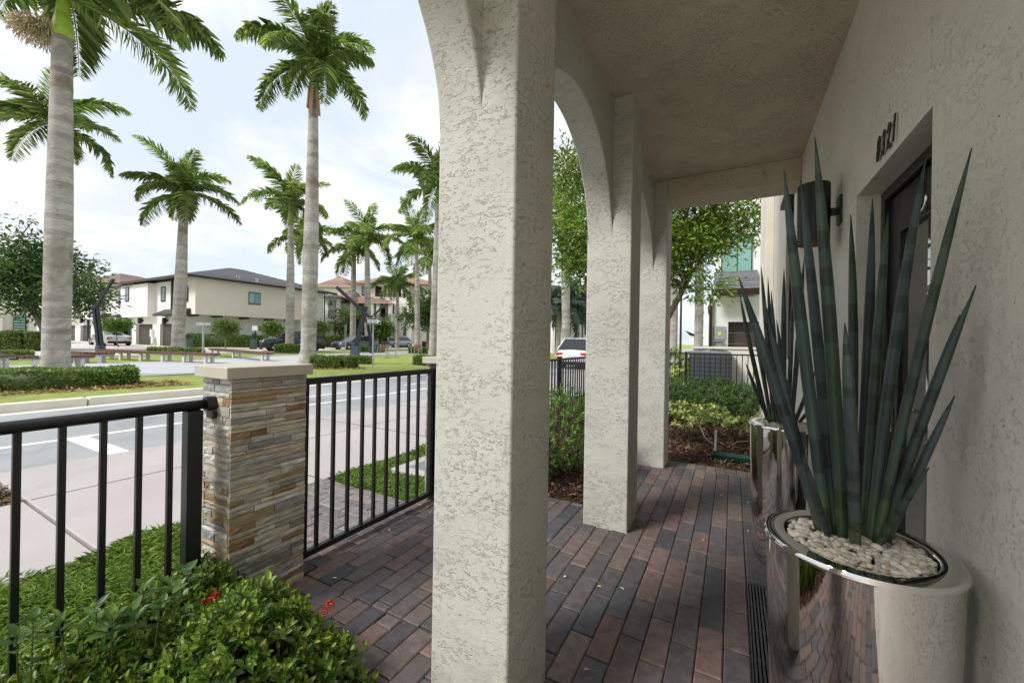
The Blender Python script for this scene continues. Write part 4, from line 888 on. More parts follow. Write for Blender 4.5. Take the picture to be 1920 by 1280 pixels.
    if fruit:
        n = 1800; c0 = top+np.array([-.52, -.32, .42]); d = unit_rand(rg, n); d[:, 2] = d[:, 2]*.6-.35
        Pq = c0+d*rg.uniform(.05, .62, (n, 1)); D_ = nrm(d+np.array([0, 0, -.7])+rg.normal(size=(n, 3))*.3)
        leaves_obj('flower_stalk', Pq, D_, unit_rand(rg, n), .24, .018, pick_cols(rg, n, [(.62, .52, .34), (.50, .40, .25), (.70, .62, .44)]), M_CHIP, t)
    return t
near_base = np.array([*at_d(105, 640, 11.9)[:2], .02])
palm(105, 11.9, 117, 72, .37, .215, 4.3, 'nearest thick-trunked royal palm at the far left with a cream flower stalk', 101, nfr=11, nl=80, shaft=1.45, fruit=True, base=near_base, wl=.05, shaftcol=(.30, .42, .05), azs=[.6, 2.2, 4.2, 5.5, .15, 3.3, 1.2, 2.8, 4.9, .45, 1.75, 3.7, 5.9, 2.45], elevs=[80, 62, 58, 50, 34, 40, 36, 30, 24, 8, 12, 4, 0, -12], spear=False)
palm(578, 19.5, 588, 168, .42, .19, 3.6, 'tall royal palm with a brown hanging sheath, right of centre in the palm row', 102, nfr=14, nl=74, shaft=1.5, dead=True, shaftcol=(.22, .22, .07), wl=.045)
palm(333, 29, 344, 396, .48, .25, 4.0, 'royal palm in front of the corner of the pale garage house', 103, nfr=14, nl=56, shaft=1.5, shaftcol=(.28, .24, .08), wl=.055)
palm(543, 33, 545, 424, .40, .20, 4.2, 'slender royal palm just left of the tall one with the brown sheath', 104, nfr=12, nl=52, shaft=2.0, wl=.055)
palm(812, 25, 822, 383, .34, .20, 3.6, 'royal palm standing beside the front column with one upright new frond', 105, nfr=13, nl=56, shaft=1.4, wl=.05)
palm(690, 44, 688, 470, .42, .25, 4.6, 'far royal palm just behind the tilted sculpture', 106, nfr=12, nl=44, shaft=1.6, wl=.07)
palm(661, 47, 663, 490, .40, .26, 4.6, 'far greyish palm left of the sculpture', 107, nfr=11, nl=40, shaft=1.2, wl=.07, spear=False)
palm(783, 42, 781, 476, .36, .18, 4.6, 'far royal palm with a long bare spear, behind the cream house corner', 108, nfr=11, nl=44, shaft=1.7, wl=.07)
palm(745, 50, 745, 548, .28, .18, 4.2, 'short palm in front of the cream house balcony', 109, nfr=12, nl=40, shaft=1.0, wl=.07)
palm(102, 25, 98, 270, .40, .22, 4.2, 'royal palm whose trunk is hidden behind the nearest palm', 110, nfr=13, nl=56, shaft=1.4, wl=.055)
palm(573, 42, 574, 470, .36, .22, 4.6, 'far palm whose trunk is hidden behind the tall palm', 111, nfr=11, nl=44, shaft=1.4, wl=.07)
palm(805, 52, 806, 500, .36, .2, 4.8, 'far palm partly behind the palm beside the front column', 112, nfr=11, nl=40, shaft=1.4, wl=.08)
palm(1062, 33, 1058, 440, .42, .32, 4.2, 'palm trunk behind the parked white car', 113, nfr=11, nl=44, shaft=1.2, wl=.06)
palm(1309, 33, 1311, 480, .42, .34, 4.0, 'thick grey palm trunk left of the white garage house', 114, nfr=11, nl=40, shaft=1.2, wl=.06)
palm(1262, 30, 1262, 470, .38, .30, 4.0, 'palm trunk just right of the last porch column', 115, nfr=11, nl=40, shaft=1.2, wl=.06)
BIS = [(.16, .22, .19), (.20, .27, .24), (.12, .17, .15)]
palm(1045, 36, 1048, 585, .25, .2, 3.4, 'blue-grey palm behind the white car on the left', 116, nfr=22, nl=44, shaft=.5, gpal=BIS, wl=.12, spear=False)
palm(1082, 38, 1082, 580, .25, .2, 3.4, 'blue-grey palm behind the white car on the right', 117, nfr=22, nl=44, shaft=.5, gpal=BIS, wl=.12, spear=False)
# -- hedges: dense clipped leaf masses
HG = [(.16, .25, .05), (.21, .31, .06), (.28, .38, .075), (.12, .19, .04)]
def hedge(path, wd, h, label, seed, Lf, dens, z=None, pal=HG, name='hedge', group='clipped hedges', ends=True, rnd=.06):
    rg = np.random.default_rng(seed); path = [np.array(p, float) for p in path]; c0 = path[0]; zb = (lambda p: g(p[0])) if z is None else (lambda p: z)
    t = thing(name, (c0[0], c0[1], zb(c0)), label, 'hedge', group); VV = MB(); PP, NN = [], []
    for a_, b_ in zip(path[:-1], path[1:]):
        d = b_-a_; ln = np.linalg.norm(d); d = d/ln; nv = np.array([-d[1], d[0]]); za, zc = zb(a_), zb(b_); k = wd/2-Lf*.35; hh = h-Lf*.4
        q_ = [(a_[0]+nv[0]*k*s_, a_[1]+nv[1]*k*s_, z_) for s_ in (-1, 1) for z_ in (za, za+hh)]+[(b_[0]+nv[0]*k*s_, b_[1]+nv[1]*k*s_, z_) for s_ in (-1, 1) for z_ in (zc, zc+hh)]
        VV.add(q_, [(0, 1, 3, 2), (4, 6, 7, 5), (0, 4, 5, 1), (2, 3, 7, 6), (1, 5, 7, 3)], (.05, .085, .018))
        for area, fn in ((ln*wd, 'top'), (ln*h, 'l'), (ln*h, 'r'), (wd*h, 'e0'), (wd*h, 'e1')):
            n = int(area*dens); u = rg.uniform(0, 1, n); v = rg.uniform(0, 1, n)
            if fn == 'top': al, ac_, zz_, nn = u*ln, (v-.5)*wd, np.full(n, h), np.array([0, 0, 1.])
            elif fn in 'lr': s_ = 1 if fn == 'l' else -1; al, ac_, zz_, nn = u*ln, np.full(n, s_*wd/2), v*h, np.array([nv[0]*s_, nv[1]*s_, .15])
            else: e = 0 if fn == 'e0' else 1; al, ac_, zz_, nn = np.full(n, e*ln), (u-.5)*wd, v*h, np.array([d[0]*(2*e-1), d[1]*(2*e-1), .15])
            cr_ = np.minimum(1, np.maximum(0, (zz_-h+rnd)/rnd)); ac_ = np.sign(ac_)*np.minimum(np.abs(ac_), wd/2-rnd*.4*cr_)
            wob = .04*h*np.sin(al*3.1+seed)+.03*h*np.sin(al*7.7+ac_*5)
            PP.append(np.stack([a_[0]+d[0]*al+nv[0]*ac_, a_[1]+d[1]*al+nv[1]*ac_, za+(zc-za)*al/ln+zz_*(1+wob/h)], 1)); NN.append(np.broadcast_to(nn, (n, 3)))
    P_ = np.vstack(PP); Nn = np.vstack(NN); n = len(P_); P_ = P_-Nn*rg.uniform(0, 1, (n, 1))*Lf*.5
    D = nrm(Nn*.7+unit_rand(rg, n)*.9+np.array([0, 0, .35])); Nl = nrm(Nn*.7+unit_rand(rg, n)*.7+np.array([0, 0, .3]))
    V, F = leaf_arrays(P_, D, Nl, Lf*rg.uniform(.6, 1.3, n), Lf*.5, .15, .1); o_ = len(V)
    bv = np.array(VV.v); V = np.vstack([V, bv]); F = np.vstack([F, np.array(VV.f)+o_]); cols = np.vstack([np.repeat(pick_cols(rg, n, pal, .25), 2, axis=0), np.array(VV.c)])
    o = build_np('foliage', V-np.array(t.location)[None], F, cols, M_HEDGE, t); return t
P2 = lambda px, D: at_d(px, 640, D)[:2]
hedge([(-15.0, -1.0), (-14.6, 2.2), (-14.05, 4.55)], 1.3, .40, 'clipped low hedge ring in front of the nearest palm', 201, .075, 900, z=.03)
hedge([P2(588, 17.3), P2(640, 17.5), P2(664, 17.9)], .9, .47, 'clipped low hedge at the foot of the tall palm', 202, .085, 700)
hedge([P2(672, 20.5), P2(697, 20.6)], .8, .36, 'small low shrub hedge left of the arrow sign', 203, .10, 500)
hedge([P2(785, 21), P2(830, 20.4)], .9, .45, 'short low hedge next to the far gate pillar', 204, .09, 600)
hedge([P2(283, 27), P2(378, 27.5)], .8, .30, 'low flat hedge at the foot of the palm by the garages', 205, .12, 300)
hedge([P2(521, 31), P2(560, 31)], .8, .62, 'low clipped hedge in front of the dark parked car', 206, .13, 300)
hedge([P2(671, 36), P2(719, 36)], .8, .50, 'low hedge behind the chairs in front of the dark sedan', 207, .14, 250)
hedge([P2(768, 36), P2(800, 36)], .8, .50, 'low hedge in front of the grey hatchback', 213, .14, 250)
hedge([P2(352, 39.5), P2(500, 41.5)], 1.0, 1.2, 'long clipped hedge along the wall of the pale house', 208, .15, 200)
hedge([P2(500, 41.5), P2(520, 41.8)], 1.0, .9, 'end of the long hedge behind the dark parked car', 212, .15, 200)
hedge([P2(605, 48), P2(700, 58), P2(770, 68)], 1.1, 1.25, 'tall hedge behind the parked cars in front of the far houses', 209, .18, 160)
hedge([P2(-40, 24), P2(40, 25), P2(84, 26)], 1.1, 1.18, 'clipped hedge at the far left before the arched window', 210, .12, 260)
hedge([P2(-30, 17.5), P2(60, 18.4)], .9, .36, 'low dark hedge at the far left behind the bench', 211, .11, 320)
chips('island_mulch', 'tan mulch along the foot of the nearest low hedge', (-14.2, -11.9), (-1, 5.3), .03, 4200, .09, 45, [(.34, .20, .09), (.25, .13, .06), (.42, .29, .15)], lambda x, y: (x < -13.05+.16*(y-2)) & (x > -14.9+.2*y))
chips('island_mulch', 'tan mulch in front of the low hedge by the tall palm', (-17.5, -12.8), (10.4, 14.3), .05, 2600, .10, 46, [(.34, .20, .09), (.25, .13, .06), (.42, .29, .15)], lambda x, y: (np.abs((x+15.3)*.77-(y-11.6)*.64-.72) < .5) & (np.abs((x+15.3)*.64+(y-11.6)*.77) < 1.3))
#@@ FAR
# ================================================================== BUILDINGS ACROSS THE STREET
def hip(mb, x0, x1, y0, y1, z, h, ov, c, along=None, steps=14, rg=None):
    """hipped roof with stepped tile courses"""
    x0 -= ov; x1 += ov; y0 -= ov; y1 += ov; rg = rg or np.random.default_rng(1); run = min(x1-x0, y1-y0)/2
    for i in range(steps):
        a, b = i/steps, (i+1)/steps; ra, rb = run*a, run*b; za, zb = z+h*a+.045, z+h*b
        A = [(x0+ra, y0+ra), (x1-ra, y0+ra), (x1-ra, y1-ra), (x0+ra, y1-ra)]; Bq = [(x0+rb, y0+rb), (x1-rb, y0+rb), (x1-rb, y1-rb), (x0+rb, y1-rb)]
        for k in range(4):
            k2 = (k+1) % 4; cc = tuple(np.array(c)*rg.uniform(.82, 1.18))
            mb.poly([(*A[k], za), (*A[k2], za), (*Bq[k2], zb), (*Bq[k], zb)], cc)
            mb.poly([(*A[k], za-.045), (*A[k2], za-.045), (*A[k2], za), (*A[k], za)], cc)
    mb.poly([(x0, y0, z), (x0, y1, z), (x1, y1, z), (x1, y0, z)], tuple(np.array(c)*.8))
YF = 19.2; GZ = .30
def xf(px): q_ = (px-960)/F_PX; return (YF*.8759*q_-YF*.4826)/(.8759+.4826*q_)
def zf(px, py): return on_y(px, py, YF)[2]
b1 = thing('garage_house', (-48, YF, GZ), 'pale two-storey house with a row of brown garage doors and beige siding on its end', 'house')
mb = MB()
doors = [(300, 336), (255, 286), (189, 242), (150.6, 170.5), (127, 141), (100, 118), (80, 95)]
zt_ = zf(270, 607.5); edges = sorted([(xf(a), xf(b_)) for a, b_ in doors], key=lambda e: -e[1]); cur = -48.0
for a, b_ in edges:
    mb.box(b_, cur, YF, YF+.5, GZ-.5, zt_); cur = a
mb.box(-100, cur, YF, YF+.5, GZ-.5, zt_)
mb.box(-100, -48.001, YF, YF+.5, zt_+.0005, 7.0); mb.box(-48.5, -48, YF+.501, 34, GZ-.5, 7.0); mb.box(-100, -48.501, YF+.501, 34, 3.4, 7.0)
for a, b_, top, dp, lo in [(xf(240), xf(291), 6.9, .7, 3.35), (xf(196), xf(170), 6.8, .7, 3.3), (xf(150), xf(128), 6.8, .7, 3.3)]:
    if a > b_: a, b_ = b_, a
    mb.box(a, b_, YF-dp, YF-.002, lo, top)
B(mb, 'wall', MS_FAR, b1)
mb = MB(); zs0, zs1 = 3.5, 7.2
mb.box(-47.99, -45.9, YF+.05, 30.3, zs0, zs1); 
for k in range(24): mb.box(-45.8995, -45.885, YF+.06, 30.29, zs0+.008+k*.154, zs0+.146+k*.154)
B(mb, 'siding', M_SIDING, b1)
mb = MB(); mb.box(-47.99, -46.2, 30.301, 33.4, GZ-.4, 7.1); B(mb, 'white_wall', MS_FAR, b1)
mb = MB()
for y in (YF+.3, 21.6, 24.2, 26.9, 29.4): mb = MB(); mb.box(-47.9, -46.3, y, y+.25, zs0-.2, zs0-.001); B(mb, 'bracket', M_TRIM, b1)
for a, b_ in doors[:2]+doors[3:]:
    mb = MB(); x0, x1 = sorted((xf(a), xf(b_)))
    for k in range(4): mb.box(x0+.01, x1-.01, YF+.28, YF+.34+.004*(k % 2), GZ-.2+(zt_-GZ+.18)*k/4+.02, GZ-.2+(zt_-GZ+.18)*(k+1)/4)
    B(mb, 'garage_door', M_GARAGE, b1)
mb = MB(); x0, x1 = sorted((xf(189), xf(242))); mb.box(x0, x1, YF+5, YF+5.1, GZ-.3, zt_); mb.box(x0-.1, x0-.001, YF+.51, YF+5, GZ-.3, zt_); mb.box(x1+.001, x1+.1, YF+.51, YF+5, GZ-.3, zt_); mb.box(x0, x1, YF+.51, YF+5, zt_+.01, zt_+.1); B(mb, 'open_garage', M_GARAGE, b1)
for a, b_, t_, bo, pr in [(222, 228.5, 547, 571, 0), (249, 256.5, 540, 567, .7), (301, 309.5, 538, 566, 0), (345, 351, 537, 565, 0), (178, 184, 548, 570, .7), (137, 143, 549, 571, .7)]:
    x0, x1 = sorted((xf(a), xf(b_))); z0, z1 = zf(a, bo), zf(a, t_)
    mb = MB(); mb.box(x0, x1, YF-pr-.05, YF-pr-.004, z0, z1); wq = B(mb, 'window', M_TRIM, b1)
    mb = MB(); mb.box(x0+.12, x1-.12, YF-pr-.06, YF-pr-.051, z0+.12, z1-.12); mb.v = [(x-b1.location.x, y-b1.location.y, z-b1.location.z) for x, y, z in mb.v]; mb.build('pane', M_WGLASS, wq)
p0 = on_x(466, 547, -45.9); p1 = on_x(488, 572, -45.9)
mb = MB(); mb.box(-45.884, -45.82, p0[1], p1[1], p1[2], p0[2]); wq = B(mb, 'window', M_TRIM, b1)
for a, b_ in ((.04, .48), (.52, .96)):
    mb = MB(); ww = p1[1]-p0[1]; mb.box(-45.819, -45.81, p0[1]+ww*a, p0[1]+ww*b_, p1[2]+.1, p0[2]-.1); mb.v = [(x-b1.location.x, y-b1.location.y, z-b1.location.z) for x, y, z in mb.v]; mb.build('pane', M_TEAL, wq)
p0 = on_x(505, 604, -48); p1 = on_x(519, 616, -48); mb = MB(); mb.box(-47.999, -47.95, p0[1], p1[1], p1[2]-.9, p0[2]); B(mb, 'window', M_TRIM, b1)
mb = MB()
for a, b_, t_, bo in [(308, 356, 580, 590), (224, 240, 588, 593), (189, 208, 588, 593), (155, 173, 587, 594)]:
    x0, x1 = sorted((xf(a), xf(b_))); z0, z1 = zf(a, bo), zf(a, t_); mb.add([(x0, YF-1.0, z0), (x1, YF-1.0, z0), (x1, YF-.002, z1), (x0, YF-.002, z1), (x0, YF-1.0, z0-.18), (x1, YF-1.0, z0-.18), (x1, YF-.002, z0-.18), (x0, YF-.002, z0-.18)], [(0, 1, 2, 3), (4, 5, 1, 0), (7, 6, 5, 4), (0, 3, 7, 4), (1, 5, 6, 2)])
B(mb, 'canopies', M_TRIM, b1)
for px in (246, 168, 205):
    mb = MB(); x = xf(px); mb.tube([(x-.9, YF-.75, zf(px, 592)), (x-.2, YF-.5, zf(px, 596)), (x, YF-.15, zf(px, 600)), (x, YF-.15, GZ-.1)], .12, 6); B(mb, 'downpipe', M_TRIM, b1)
mb = MB(); x = xf(324); mb.box(x-.1, x+.1, YF-.2, YF-.003, zf(324, 580), zf(324, 520)); B(mb, 'downpipe', M_TRIM, b1)
for px in (312, 266, 225, 188, 157):
    mb = MB(); x = xf(px); z = zf(px, 601); mb.box(x-.16, x+.16, YF-.35, YF-.1, z-.35, z+.3); mb.box(x-.1, x+.4, YF-.1, YF-.003, z-.1, z+.1); B(mb, 'wall_lamp', M_BLACK, b1)
mb = MB(); x = xf(290)
mb.box(x-.5, x-.1, YF-.25, YF-.004, GZ+.9, GZ+1.7); mb.box(x, x+.35, YF-.3, YF-.004, GZ+.2, GZ+.9); mb.box(x-.35, x-.28, YF-.2, YF-.005, GZ, GZ+.88); B(mb, 'meter_boxes', MS_WHITE, b1)
mb = MB(); rg = np.random.default_rng(3); hip(mb, -60, -46.0, YF-.4, 34, 7.22, 2.4, .7, (.15, .15, .16), rg=rg); hip(mb, -78, -60.8, YF-.2, 33, 7.0, 1.6, .7, (.15, .15, .16), rg=rg); hip(mb, -99, -78.8, YF-.2, 33, 6.9, 1.6, .7, (.15, .15, .16), rg=rg); B(mb, 'roof', M_SLATE, b1)
mb = MB(); mb.box(-60.75, -45.25, YF-1.15, YF-1.1, 7.0, 7.215); mb.box(-45.28, -45.2, YF-1.1, 34.7, 7.0, 7.215); mb.box(-99, -60.8, YF-.95, YF-.9, 6.8, 6.99); B(mb, 'gutter', M_TRIM, b1)
mb = MB()
for px, py in [(444, 520), (449, 521), (481, 526), (484, 527)]:
    p = at_d(px, py+3, 43); mb.tube([p, p+np.array([0, 0, .45])], .09, 8)
B(mb, 'roof_vents', M_GALV, b1)

class FR:
    """a building frame square to the street view: u sideways, d away, z up"""
    def __init__(s, px, D, face=None):
        s.px = px; s.D = D; d = _f[:2] if face is None else ray(face, 640)[:2]; s.f2 = d/np.linalg.norm(d); s.e = np.array([s.f2[1], -s.f2[0]])
    def u(s, px, D0): d = ray(px, 640)[:2]; p = d*D0/(d @ s.f2); return float(p @ s.e)
    def z(s, px, py, D0): d = ray(px, py); return CAM_Z+d[2]*D0/(d[:2] @ s.f2)
    def box(s, mb, a, b_, t_, bo, D0, D1, c=(.5, .5, .5)):
        e, f2 = s.e, s.f2
        u0, u1 = s.u(a, D0), s.u(b_, D0); m_ = (a+b_)/2; z1 = s.z(m_, t_, D0); z0 = s.z(m_, bo, D0) if bo is not None else -.2
        v = [(*(e*u+f2*d), z) for z in (z0, z1) for d in (D0, D1) for u in (u0, u1)]
        mb.add(v, [(0, 2, 3, 1), (4, 5, 7, 6), (0, 1, 5, 4), (2, 6, 7, 3), (0, 4, 6, 2), (1, 3, 7, 5)], c)
    def roof(s, mb, a, b_, ty, ey, D0, D1, c, steps=10, ov=.5, seed=1):
        e, f2 = s.e, s.f2; m_ = (a+b_)/2
        z0 = s.z(m_, ey, D0); tmp = MB(); u0, u1 = s.u(a, D0), s.u(b_, D0); h = s.z(m_, ty, (D0+D1)/2)-z0
        hip(tmp, u0, u1, D0, D1, z0, h, ov, c, steps=steps, rg=np.random.default_rng(seed))
        v = [(*(e*x+f2*y), z) for x, y, z in tmp.v]; o = len(mb.v); mb.v += [tuple(map(float, p)) for p in v]; mb.f += [tuple(i+o for i in q_) for q_ in tmp.f]; mb.c += tmp.c
def fwin(fr, parent, a, b_, t_, bo, D, mat=M_WGLASS, name='window', fw_=.10):
    mb = MB(); fr.box(mb, a, b_, t_, bo, D-.06, D-.003); o = B(mb, name, M_TRIM, parent); k = fw_*F_PX/D
    mb = MB(); fr.box(mb, a+k, b_-k, t_+k, bo-k, D-.075, D-.061); mb.v = [(x-parent.location.x, y-parent.location.y, z-parent.location.z) for x, y, z in mb.v]; mb.build('pane', mat, o); return o
TC = (.31, .20, .155)
# cream house with loggia and terracotta roofs
fr = FR(725, 60); b2 = thing('cream_house', gp(725, 60), 'cream three-level house with terracotta roofs, loggia and balcony behind the palms', 'house')
mb = MB(); fr.box(mb, 655, 815, 533, None, 62, 74); fr.box(mb, 700, 764, 557, None, 59.5, 61.99); fr.box(mb, 733, 768, 568, None, 58.5, 59.49)
fr.box(mb, 692, 699, 567, None, 57.5, 59.0); fr.box(mb, 641, 655, 572, None, 59, 61.9)
for px in (716, 724, 733, 742, 752, 761): fr.box(mb, px-1.6, px+1.6, 534.5, 556.9, 59.55, 60.1)
fr.box(mb, 701, 764, 531.5, 534.4, 59.5, 61.99); fr.box(mb, 701, 733, 600, 604, 57.5, 59.49); fr.box(mb, 704.5, 709.5, 567.1, 599.9, 57.6, 58.2); fr.box(mb, 727, 732.9, 567.1, 599.9, 57.6, 58.2); fr.box(mb, 701, 707, 604.1, None, 57.6, 58.6); fr.box(mb, 727, 732.9, 604.1, None, 57.6, 58.6)
B(mb, 'wall', MS_CREAM, b2)
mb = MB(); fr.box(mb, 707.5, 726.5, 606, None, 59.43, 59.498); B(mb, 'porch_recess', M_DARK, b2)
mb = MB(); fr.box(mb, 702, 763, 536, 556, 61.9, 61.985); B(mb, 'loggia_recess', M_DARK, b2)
mb = MB(); fr.roof(mb, 655, 815, 515, 533, 62, 74, TC, 12, .7, 4); fr.roof(mb, 640, 731, 556, 569, 57.8, 62, TC, 7, .4, 5); fr.roof(mb, 700, 764, 522, 531.4, 59.5, 64, TC, 6, .4, 8); B(mb, 'roof', M_TERRA, b2)
for a, b_, t_, bo, D in [(676.5, 684, 537, 554, 62), (733.5, 737.5, 574, 588, 58.5), (733.5, 738, 612, 628, 58.5), (756, 761, 613, 629, 58.5), (756, 760, 576, 588, 58.5), (787, 792, 541, 556, 62)]: fwin(fr, b2, a, b_, t_, bo, D)
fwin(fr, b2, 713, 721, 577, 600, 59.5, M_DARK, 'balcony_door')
mb = MB(); fr.box(mb, 701, 733, 588.6, 589.4, 57.45, 57.49)
for k in range(22): px = 701.5+k*1.45; fr.box(mb, px, px+.35, 589.5, 600, 57.45, 57.48)
B(mb, 'balcony_railing', M_BLACK, b2)
mb = MB(); fr.box(mb, 702, 763, 550.2, 551, 59.5, 59.54)
for k in range(36): px = 702.5+k*1.7; fr.box(mb, px, px+.35, 551.1, 556.8, 59.5, 59.53)
B(mb, 'loggia_railing', M_BLACK, b2)
# narrow house with balcony, between the garage house and the cream house
fr = FR(630, 56); b3 = thing('balcony_house', gp(630, 56), 'narrow white house with dark balcony railing just right of the street lamp', 'house')
mb = MB(); fr.box(mb, 609, 657, 562, None, 58.5, 66); fr.box(mb, 629.5, 633, 562, None, 56.2, 57); fr.box(mb, 607, 614, 562, None, 56.2, 58.4); fr.box(mb, 614.1, 629.4, 597, 603.5, 56.2, 58.4); fr.box(mb, 607, 634, 558, 561.9, 56.1, 58.45); B(mb, 'wall', MS_WHITE, b3)
mb = MB(); fr.roof(mb, 636, 657, 548, 562, 57.5, 66, TC, 7, .5, 6); fr.roof(mb, 606, 636, 553, 558, 56, 60, (.12, .11, .11), 5, .5, 7); B(mb, 'roof', M_TERRA, b3)
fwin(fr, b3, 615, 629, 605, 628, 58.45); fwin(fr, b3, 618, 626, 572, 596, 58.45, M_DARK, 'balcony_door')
mb = MB(); fr.box(mb, 614, 629.5, 581.5, 582.5, 56.15, 56.19)
for k in range(10): px = 614.6+k*1.55; fr.box(mb, px, px+.4, 582.6, 596.9, 56.15, 56.18)
B(mb, 'balcony_railing', M_BLACK, b3)
fr = FR(620, 85); b5 = thing('terracotta_house', gp(620, 85), 'far house showing only its terracotta hip roof above the others', 'house')
mb = MB(); fr.box(mb, 590, 655, 538, None, 86, 100); B(mb, 'wall', MS_CREAM, b5); mb = MB(); fr.roof(mb, 588, 655, 522, 539, 86, 100, TC, 10, .7, 9); B(mb, 'roof', M_TERRA, b5)
fr = FR(170, 85); b6 = thing('terracotta_house', gp(170, 85), 'far house with a terracotta roof peeping out behind the dark left tree', 'house')
mb = MB(); fr.box(mb, 150, 222, 532, None, 86, 100); B(mb, 'wall', MS_CREAM, b6); mb = MB(); fr.roof(mb, 148, 224, 515, 530, 86, 100, (.24, .175, .15), 10, .7, 10); B(mb, 'roof', M_TERRA, b6)
# white house with arched window at the far left
fr = FR(20, 38, 75); b7 = thing('arched_house', gp(20, 38), 'white house with an arched green slatted window at the far left edge', 'house')
mb = MB(); fr.box(mb, -120, 4, 560, None, 60, 70); fr.box(mb, 5, 68, 578, None, 61, 70); fr.box(mb, -10, 60, 570, None, 61.5, 63); B(mb, 'wall', MS_CREAM, b7)
mb = MB(); fr.box(mb, 24, 49, 590, 635, 60.8, 60.998); wq = B(mb, 'window', M_TRIM, b7)
mb = MB()
for k in range(8): fr.box(mb, 25, 46.5, 591+k*5, 594.4+k*5, 60.7, 60.799)
mb.v = [(x-b7.location.x, y-b7.location.y, z-b7.location.z) for x, y, z in mb.v]; mb.build('slats', M_TEAL, wq)
# white garage house beyond the back bed
fr = FR(1380, 17, 1325); b4 = thing('white_garage_house', (*at_d(1380, 640, 17)[:2], -.2), 'white house with a grey tiled canopy and brown garage door beyond the low wall', 'house')
mb = MB(); fr.box(mb, 1328, 1364.9, 556, None, 16.8, 17.4); fr.box(mb, 1365, 1428.5, 556, 603, 16.8, 17.4); fr.box(mb, 1428.6, 1620, 556, None, 16.8, 17.4); fr.box(mb, 1329, 1618, 556, None, 17.9, 26); fr.box(mb, 1338, 1620, 180, 555.9, 18.3, 26); B(mb, 'wall', MS_WHITE, b4)
mb = MB()
for k in range(3): fr.box(mb, 1365, 1428.5, 604+k*20.5, 623.5+k*20.5, 17.1, 17.2)
B(mb, 'garage_door', M_GARAGE, b4)
mb = MB(); e, f2 = fr.e, fr.f2
u0, u1 = fr.u(1338, 16.5), fr.u(1428, 16.5)
for k in range(8):
    a, b_ = k/8, (k+1)/8; da, db = 16.3+2.0*a, 16.3+2.0*b_; za, zb = 3.30+.98*a+.06, 3.30+.98*b_; c = tuple(np.array((.17, .17, .18))*random.Random(k).uniform(.85, 1.2))
    mb.add([(*(e*u+f2*d), z) for u, d, z in ((u0, da, za), (u1, da, za), (u1, db, zb), (u0, db, zb), (u0, da, za-.06), (u1, da, za-.06))], [(0, 1, 2, 3), (4, 5, 1, 0)], c)
B(mb, 'canopy_roof', M_SLATE, b4)
mb = MB(); mb.add([(*(e*u+f2*d), z) for z in (3.08, 3.30) for d in (16.15, 16.32) for u in (u0-.1, u1+.1)], [(0, 2, 3, 1), (4, 5, 7, 6), (0, 1, 5, 4), (2, 6, 7, 3), (0, 4, 6, 2), (1, 3, 7, 5)])
fr.box(mb, 1329, 1335, 556, None, 16.65, 16.79); B(mb, 'gutter', M_MAROON, b4)
mb = MB(); mb.add([(*(e*u+f2*d), z) for z in (3.12, 3.29) for d in (16.33, 18.29) for u in (u0+.05, u1-.05)], [(0, 2, 3, 1), (4, 5, 7, 6), (0, 1, 5, 4), (2, 6, 7, 3), (0, 4, 6, 2), (1, 3, 7, 5)]); B(mb, 'canopy_soffit', MS_WHITE, b4)
mb = MB(); fr.box(mb, 1350, 1408, 440, 514, 18.24, 18.299); wq = B(mb, 'window', M_TRIM, b4)
mb = MB()
for a, b_ in ((1352, 1379), (1381, 1406)): fr.box(mb, a, b_, 442, 512, 18.22, 18.239)
mb.v = [(x-b4.location.x, y-b4.location.y, z-b4.location.z) for x, y, z in mb.v]; mb.build('pane', M_TEAL, wq)
mb = MB(); fr.box(mb, 1339, 1360, 612, 636, 16.74, 16.798); fr.box(mb, 1338, 1358, 638, 640, 16.6, 16.798); fr.box(mb, 1343, 1354, 641, 652, 16.65, 16.798); B(mb, 'meter_boxes', M_GALV, b4)
mb = MB(); fr.box(mb, 1346, 1352, 622, 629, 16.72, 16.739); B(mb, 'meter_label', M('meter_label_yellow', (.7, .75, .2), rough=.6), b4)
# low white building behind the white car
fr = FR(1065, 46); b8 = thing('street_house', gp(1065, 46), 'pale building with dark posts behind the parked white car', 'house')
mb = MB(); fr.box(mb, 1036, 1112, 594, None, 46, 54); B(mb, 'wall', MS_WHITE, b8); mb = MB(); fr.box(mb, 1030, 1120, 588, 593.9, 44.5, 55); B(mb, 'roof', M_TRIM, b8)
for px in (1041, 1046, 1083, 1091):
    mb = MB(); fr.box(mb, px, px+2.2, 594, None, 44.8, 45.1); B(mb, 'post', M_TRIM, b8)
for a, b_ in ((1064, 1070), (1096, 1104)): fwin(fr, b8, a, b_, 604, 628, 46)

